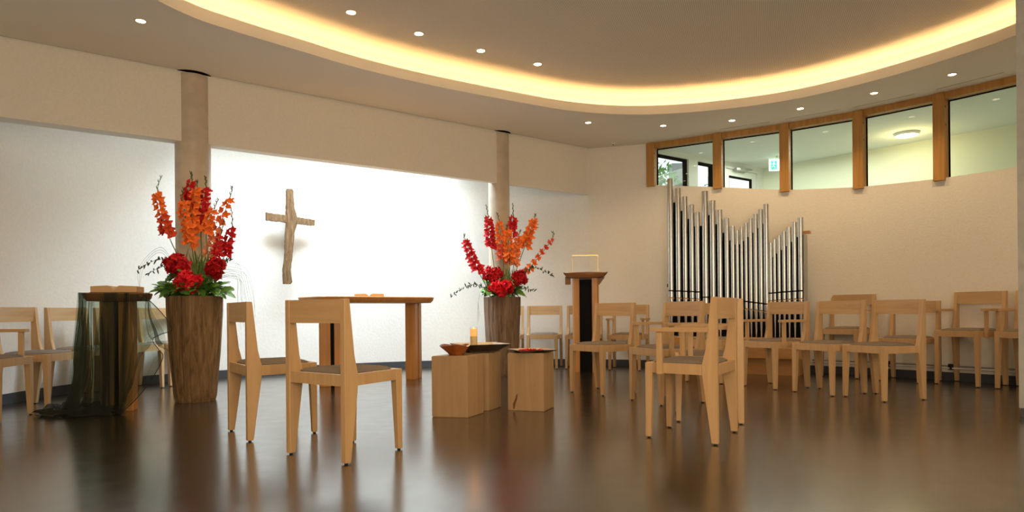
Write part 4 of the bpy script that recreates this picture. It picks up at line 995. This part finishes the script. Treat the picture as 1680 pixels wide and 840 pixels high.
for (u0, a_), (u1, b_) in zip(rings, rings[1:]):
    for k in range(4): bm.faces.new((a_[k], b_[k], b_[(k + 1) % 4], a_[(k + 1) % 4]))
bm.faces.new(rings[0][1]); bm.faces.new(rings[-1][1][::-1]); bmesh.ops.recalc_face_normals(bm, faces=bm.faces)
newmesh('crossbar', bm, M['driftwood'], cr)

# ---------------------------------------------------------------- log vases
def log_vase(x, y, prof, mat, label, seed):
    o = empty('log_vase', (x, y, 0)); tag(o, label, 'vase'); rnd = random.Random(seed)
    ph = [rnd.random() * 6 for _ in range(6)]
    fn = lambda a, z: 1 + 0.018 * math.sin(9 * a + ph[0] + z) + 0.012 * math.sin(23 * a + ph[1] + 2 * math.sin(z * 3)) + 0.010 * math.sin(41 * a + ph[2]) - 0.05 * math.exp(-((a - 4.5 - 0.05 * math.sin(z * 5)) / 0.035) ** 2)
    bm = bmesh.new(); rows = []
    zs = [prof[0][1] + (prof[-1][1] - prof[0][1]) * k / 22 for k in range(23)]
    def pr(z):
        for (r0, z0), (r1, z1) in zip(prof, prof[1:]):
            if z0 <= z <= z1 + 1e-9: return r0 + (r1 - r0) * (z - z0) / (z1 - z0)
        return prof[-1][0]
    P = [(pr(z) * 0.95, z) if k == 0 else (pr(z), z) for k, z in enumerate(zs)] + [(pr(zs[-1]) - 0.03, zs[-1]), (pr(zs[-1]) - 0.035, zs[-1] - 0.10)]
    lathe(bm, P, 120, fn=fn); newmesh('trunk_body', bm, mat, o, smooth=True, auto=45)
    bm = bmesh.new(); lathe(bm, [(prof[-1][0] - 0.045, prof[-1][1] - 0.095), (prof[-1][0] - 0.045, prof[-1][1] - 0.03)], 40); newmesh('moss_filling', bm, M['leaf_dark'], o, smooth=True, auto=45)
    return o
V1 = (-2.69, 5.565); V2 = (-0.114, 7.57)
log_vase(*V1, [(0.160, 0.0), (0.170, 0.12), (0.195, 0.40), (0.215, 0.75), (0.218, 0.885)], M['trunk'], 'tall brown hollowed log vase with gladioli, left of the altar', 1)
log_vase(*V2, [(0.158, 0.0), (0.172, 0.14), (0.192, 0.40), (0.208, 0.75), (0.209, 0.90)], M['trunk_grey'], 'tall grey brown hollowed log vase with gladioli, behind the beech blocks', 2)

# ---------------------------------------------------------------- flowers
def ruffle(bm, c, d, size, rnd, np_=5):
    """open trumpet flower of broad wavy petals"""
    d = d.normalized(); u = d.orthogonal().normalized(); v = d.cross(u); a0 = rnd.random() * 6
    for k in range(np_):
        a = a0 + 2 * PI * k / np_; side = u * math.cos(a) + v * math.sin(a); tn = d.cross(side)
        W_ = size * rnd.uniform(0.34, 0.56); op = rnd.uniform(0.55, 1.35)
        g = []
        for i, (t_, w_) in enumerate(((0, 0.12), (0.35, 0.7), (0.7, 1.0), (1.05, 0.25))):
            base = c + d * size * 0.9 * math.sin(t_ * 1.2) * (1.25 - op * 0.5) * 0.8 + side * size * t_ * t_ * op * 0.8 + side * size * 0.1
            g.append([bm.verts.new(base + tn * W_ * w_ * s_ + d * size * 0.22 * rnd.uniform(-1, 1) * t_ + tn * size * 0.1 * rnd.uniform(-1, 1) * t_ + side * (-0.12 * size * abs(s_) * w_)) for s_ in (-1, 0, 1)])
        for i in range(3):
            for j in range(2): bm.faces.new((g[i][j], g[i][j + 1], g[i + 1][j + 1], g[i + 1][j]))
def gladiolus(tip, ftop, fbot, base, scheme, vase, label, group, seed, size=0.033):
    rnd = random.Random(seed); tip, ftop, fbot, base = [Vector(p) for p in (tip, ftop, fbot, base)]
    root = Vector((vase[0] + (base.x - vase[0]) * 0.55, vase[1] + (base.y - vase[1]) * 0.55, 0.83))
    t = empty('gladiolus', root); tag(t, label, 'flower', group)
    path = [p - root for p in catmull([root, base, fbot, ftop, tip], 8)]
    bm = bmesh.new(); tube(bm, path, 0.0055, 6, 0.0025); newmesh('stem', bm, M['stem'], t, smooth=True)
    cols = {'r': ['red'], 'o': ['orange'], 'o2r': ['orange', 'ored'], 'o2s': ['orange', 'salmon'], 'or': ['ored', 'orange'], 'rs': ['red']}[scheme]
    L = (ftop - fbot).length; n_ = max(6, min(15, int(L / 0.024)))
    for i in range(n_):
        u = (i + 0.3) / n_       # 0 bottom, 1 top
        k = 16 + u * 8; k0 = int(k); p = path[min(k0, len(path) - 1)].lerp(path[min(k0 + 1, len(path) - 1)], k - k0)
        side = (-1) ** i; d = Vector((side * 0.55 + rnd.uniform(-.2, .2), -0.9, 0.35 + rnd.uniform(-.2, .2)))
        sz = size * 1.45 * (1.12 - 0.45 * u) * rnd.uniform(0.9, 1.12) * (0.7 if scheme in ('rs', 'or') else 1)
        c = p + Vector((side * sz * 0.42, -0.006, 0)); bm = bmesh.new(); ruffle(bm, c, d, sz, rnd); ruffle(bm, c - Vector((0, .004, .004)), d, sz * 0.65, rnd, 4)
        mt_ = M[cols[0] if (len(cols) == 1 or u > 0.42) else cols[1]]
        newmesh('floret', bm, mt_, t, smooth=True)
    for i in range(6):            # unopened buds towards the tip
        u = i / 6; k = 24 + u * 7.5; k0 = int(k); p = path[min(k0, len(path) - 1)].lerp(path[min(k0 + 1, len(path) - 1)], k - k0)
        bm = bmesh.new(); s_ = (-1) ** i; l_ = 0.032 * (1 - 0.5 * u)
        tube(bm, [p, p + Vector((s_ * 0.008, -0.004, l_ * 0.5)), p + Vector((s_ * 0.006, -0.003, l_))], 0.0060 * (1 - 0.4 * u), 6, 0.002); newmesh('bud', bm, M['bud'] if i > 1 else M['stem'], t, smooth=True)
    for s_ in (-1, 1):            # sword leaves low on the stem
        bm = bmesh.new(); p0 = path[5]; g = []
        for k in range(7):
            t_ = k / 6; c = p0 + Vector((s_ * 0.05 * t_ ** 1.5, -0.01, 0.26 * t_)); w_ = 0.011 * math.sin(PI * min(1, 0.25 + 0.75 * t_))
            g.append([bm.verts.new(c + Vector((-w_, 0, 0))), bm.verts.new(c + Vector((0, -0.003, 0))), bm.verts.new(c + Vector((w_, 0, 0)))])
        for k in range(6):
            for j in range(2): bm.faces.new((g[k][j], g[k][j + 1], g[k + 1][j + 1], g[k + 1][j]))
        newmesh('sword_leaf', bm, M['stem'], t, smooth=True)
L1 = ['leaning furthest left, orange turning red', 'tallest, red, before the column', 'orange, left in the central bunch', 'bright orange, middle of the bunch', 'dark red, at the column edge',
      'orange, just right of the column', 'leaning right, orange over salmon', 'slim, red, leaning furthest right', 'short, red, low at the right']
for k, (p, l) in enumerate(zip(ST1, L1)): gladiolus(*p[:4], p[4], V1, 'gladiolus stem in the left log vase, ' + l, 'gladioli in the left log vase', 20 + k)
L2 = ['red and leaning furthest left', 'red, at the left column side', 'orange over red, in front of the column', 'bright orange, short, at the centre', 'tallest, red, at the right column side',
      'short, orange over salmon, right of centre', 'orange and upright, right of the column', 'orange red and leaning furthest right']
for k, (p, l) in enumerate(zip(ST2, L2)): gladiolus(*p[:4], p[4], V2, 'gladiolus stem in the right log vase, ' + l, 'gladioli in the right log vase', 50 + k, 0.036)
def flower_head(c, rx, rz_, mat, label, seed, vase, group):
    rnd = random.Random(seed); c = Vector(c); t = empty('red_flower_head', c); tag(t, label, 'flower', group)
    bm = bmesh.new()
    for k in range(110):
        d = Vector((rnd.gauss(0, 1), -abs(rnd.gauss(0, 1)) * 0.9 + 0.35, rnd.gauss(0, 1))).normalized(); q_ = rnd.uniform(0.35, 0.95); p = Vector((d.x * rx * q_, d.y * rx * 0.7 * q_, d.z * rz_ * q_ + 0.02 * math.sin(d.x * 5 + seed))); ruffle(bm, p, d, 0.038, rnd, 4)
    newmesh('petal_cluster', bm, mat, t, smooth=True)
    root = Vector((vase[0] + (c.x - vase[0]) * 0.4, vase[1], 0.83)) - c
    bm = bmesh.new(); tube(bm, [(0, 0.02, 0), (root.x * 0.4, 0.03, root.z * 0.4), root], 0.006, 6); newmesh('stem', bm, M['stem'], t, smooth=True)
flower_head((-2.775, 5.44, 1.150), 0.100, 0.070, M['red'], 'cluster of dark red flowers at the upper left of the left arrangement', 1, V1, 'red flower heads in the left vase')
flower_head((-2.650, 5.36, 1.000), 0.105, 0.066, M['brightred'], 'big bright red flower at the lower centre of the left arrangement', 2, V1, 'red flower heads in the left vase')
flower_head((-2.465, 5.45, 1.120), 0.065, 0.070, M['red'], 'small dark red flower cluster at the right of the left arrangement', 3, V1, 'red flower heads in the left vase')
flower_head((-0.215, 7.44, 1.150), 0.105, 0.080, M['red'], 'round dark red flower head at the upper left of the right arrangement', 4, V2, 'red flower heads in the right vase')
flower_head((-0.115, 7.36, 0.995), 0.135, 0.080, M['brightred'], 'big bright red flower at the lower centre of the right arrangement', 5, V2, 'red flower heads in the right vase')
flower_head((0.090, 7.44, 1.110), 0.080, 0.070, M['red'], 'dark red flower head at the right of the right arrangement', 6, V2, 'red flower heads in the right vase')
def leaf(bm, base, d, up, L_, W_, rnd, teeth=True):
    d = d.normalized(); s_ = d.cross(up).normalized(); nrm = s_.cross(d); g = []
    n = 8
    for k in range(n + 1):
        t_ = k / n; w_ = W_ * math.sin(PI * (0.08 + 0.90 * t_)) ** 0.8 * (1 + (0.28 if (k % 2) and teeth else 0)); c = base + d * L_ * t_ - nrm * L_ * 0.28 * t_ * t_
        g.append([bm.verts.new(c - s_ * w_ + nrm * w_ * 0.25), bm.verts.new(c), bm.verts.new(c + s_ * w_ + nrm * w_ * 0.25)])
    for k in range(n):
        for j in range(2): bm.faces.new((g[k][j], g[k][j + 1], g[k + 1][j + 1], g[k + 1][j]))
def leaf_sprig(vase, zr, ang, rad, n_, label, group, seed, mat='leaf', LL=0.125, WW=0.034, el=0.0):
    rnd = random.Random(seed); root = Vector((vase[0] + 0.06 * math.cos(ang), vase[1] + 0.06 * math.sin(ang), zr - 0.05)); t = empty('leaf_sprig', root); tag(t, label, 'foliage', group)
    out = Vector((math.cos(ang), math.sin(ang), el)); path = [out * rad * k / 5 + Vector((0, 0, 0.10 * math.sin(k / 5 * PI * 0.7))) for k in range(6)]
    bm = bmesh.new(); tube(bm, path, 0.004, 5, 0.002); newmesh('twig', bm, M['stem'], t)
    bm = bmesh.new()
    for k in range(n_):
        p = path[min(5, 1 + k * 5 // n_)]; a = ang + rnd.uniform(-1.1, 1.1); leaf(bm, p, Vector((math.cos(a), math.sin(a), rnd.uniform(-0.45, 0.9))), Vector((rnd.uniform(-.4, .4), rnd.uniform(-.9, .1), 1)).normalized(), LL * rnd.uniform(0.75, 1.15), WW, rnd)
    newmesh('leaves', bm, M[mat], t, smooth=True)
for k in range(13):
    leaf_sprig(V1, 0.90, R(170 + k * 200 / 12), 0.155, 10, 'sprig of broad green leaves spilling over the rim of the left log vase', 'leaf sprigs around the left vase rim', 100 + k)
for k in range(5):
    leaf_sprig(V1, 0.95, R(195 + k * 38), 0.11, 8, 'sprig of green leaves between the red flowers of the left arrangement', 'leaf sprigs among the left flowers', 130 + k, LL=0.09, el=0.55)
for k in range(9):
    leaf_sprig(V2, 0.93, R(165 + k * 220 / 8), 0.13, 8, 'sprig of green leaves spilling over the rim of the right log vase', 'leaf sprigs around the right vase rim', 150 + k, LL=0.10)
for k in range(5):
    leaf_sprig(V2, 0.98, R(195 + k * 38), 0.11, 8, 'sprig of green leaves between the red flowers of the right arrangement', 'leaf sprigs among the right flowers', 170 + k, LL=0.09, el=0.55)
def thin_sprig(pts, label, seed, n_=26, mat='leaf_dark', LL=0.042):
    rnd = random.Random(seed); root = Vector(pts[0]); t = empty('dark_leaf_twig', root); tag(t, label, 'foliage', 'thin dark twigs')
    path = [p - root for p in catmull(pts, 10)]; bm = bmesh.new(); tube(bm, path, 0.0028, 5, 0.001); newmesh('twig', bm, M['bud'], t)
    bm = bmesh.new()
    for k in range(n_):
        u = 0.12 + 0.88 * k / n_; p = path[int(u * (len(path) - 1))]; leaf(bm, p, Vector((rnd.uniform(-1, 1), rnd.uniform(-.6, .6), rnd.choice((-1, 1)) * rnd.uniform(.3, 1))), Vector((0, -1, 0.2)), LL * rnd.uniform(.7, 1.1), 0.0065, rnd, False)
    newmesh('leaves', bm, M[mat], t)
thin_sprig([(-2.70, 5.50, 0.90), (-2.84, 5.50, 1.15), (-2.98, 5.50, 1.19), (-3.15, 5.50, 1.10)], 'thin dark leafy twig reaching left from the left arrangement', 1, 34)
thin_sprig([(-2.70, 5.48, 0.90), (-2.86, 5.47, 1.12), (-2.96, 5.46, 1.11), (-3.04, 5.46, 1.07)], 'short dark leafy twig below the long one at the left of the left arrangement', 2, 20)
thin_sprig([(-2.62, 5.50, 0.90), (-2.46, 5.50, 1.10), (-2.40, 5.50, 1.17), (-2.36, 5.50, 1.18)], 'short dark leafy twig at the right of the left arrangement', 3, 14)
thin_sprig([(-0.15, 7.45, 0.92), (-0.34, 7.42, 1.02), (-0.50, 7.40, 1.03), (-0.70, 7.40, 0.90)], 'long dark leafy twig reaching left from the right arrangement', 4, 36)
thin_sprig([(0.0, 7.45, 0.92), (0.14, 7.42, 1.16), (0.27, 7.40, 1.22), (0.49, 7.40, 1.11)], 'long dark leafy twig reaching right from the right arrangement', 5, 34)
thin_sprig([(0.0, 7.45, 0.92), (0.10, 7.40, 1.02), (0.18, 7.40, 0.99), (0.26, 7.40, 0.95)], 'short drooping dark twig at the right of the right arrangement', 6, 16)
# bear grass
def grass(root, arcs, label, grp):
    for k, pts in enumerate(arcs):
        root_ = Vector(pts[0]); bm = bmesh.new(); tube(bm, [p - root_ for p in catmull(pts, 8)], 0.0014, 4, 0.0006); o = newmesh('grass_blade', bm, M['stem'], smooth=True); o.location = root_; tag(o, label, 'grass blade', grp)
arcs = []
rnd = random.Random(9)
for k in range(12):
    h = rnd.uniform(1.02, 1.16); xe = rnd.uniform(-2.30, -2.12); arcs.append([(-2.62, 5.5, 0.92), (-2.45, 5.45, h), (-2.30 + (xe + 2.3) * 0.5, 5.42, h + rnd.uniform(-0.02, 0.02)), (xe, 5.40, h - rnd.uniform(0.12, 0.22)), (xe + 0.03, 5.38, h - rnd.uniform(0.28, 0.45))])
grass(None, arcs, 'hair thin grass blade arching to the right of the left arrangement', 'grass blades right of the left arrangement')
arcs = [[(-2.74, 5.5, 0.92), (-2.86, 5.45, 1.20 + 0.02 * k), (-2.95, 5.44, 1.24 + 0.02 * k), (-3.05 - 0.02 * k, 5.43, 1.12), (-3.08, 5.42, 0.95)] for k in range(3)]
grass(None, arcs, 'hair thin grass blade arching to the left of the left arrangement', 'grass blades left of the left arrangement')
arcs = [[(-0.2, 7.45, 0.93), (-0.33, 7.42, 0.98), (-0.38, 7.41, 0.85), (-0.36 - 0.01 * k, 7.40, 0.68 - 0.03 * k)] for k in range(4)]
grass(None, arcs, 'hair thin grass blade hanging down left of the right log vase', 'grass blades of the right arrangement')
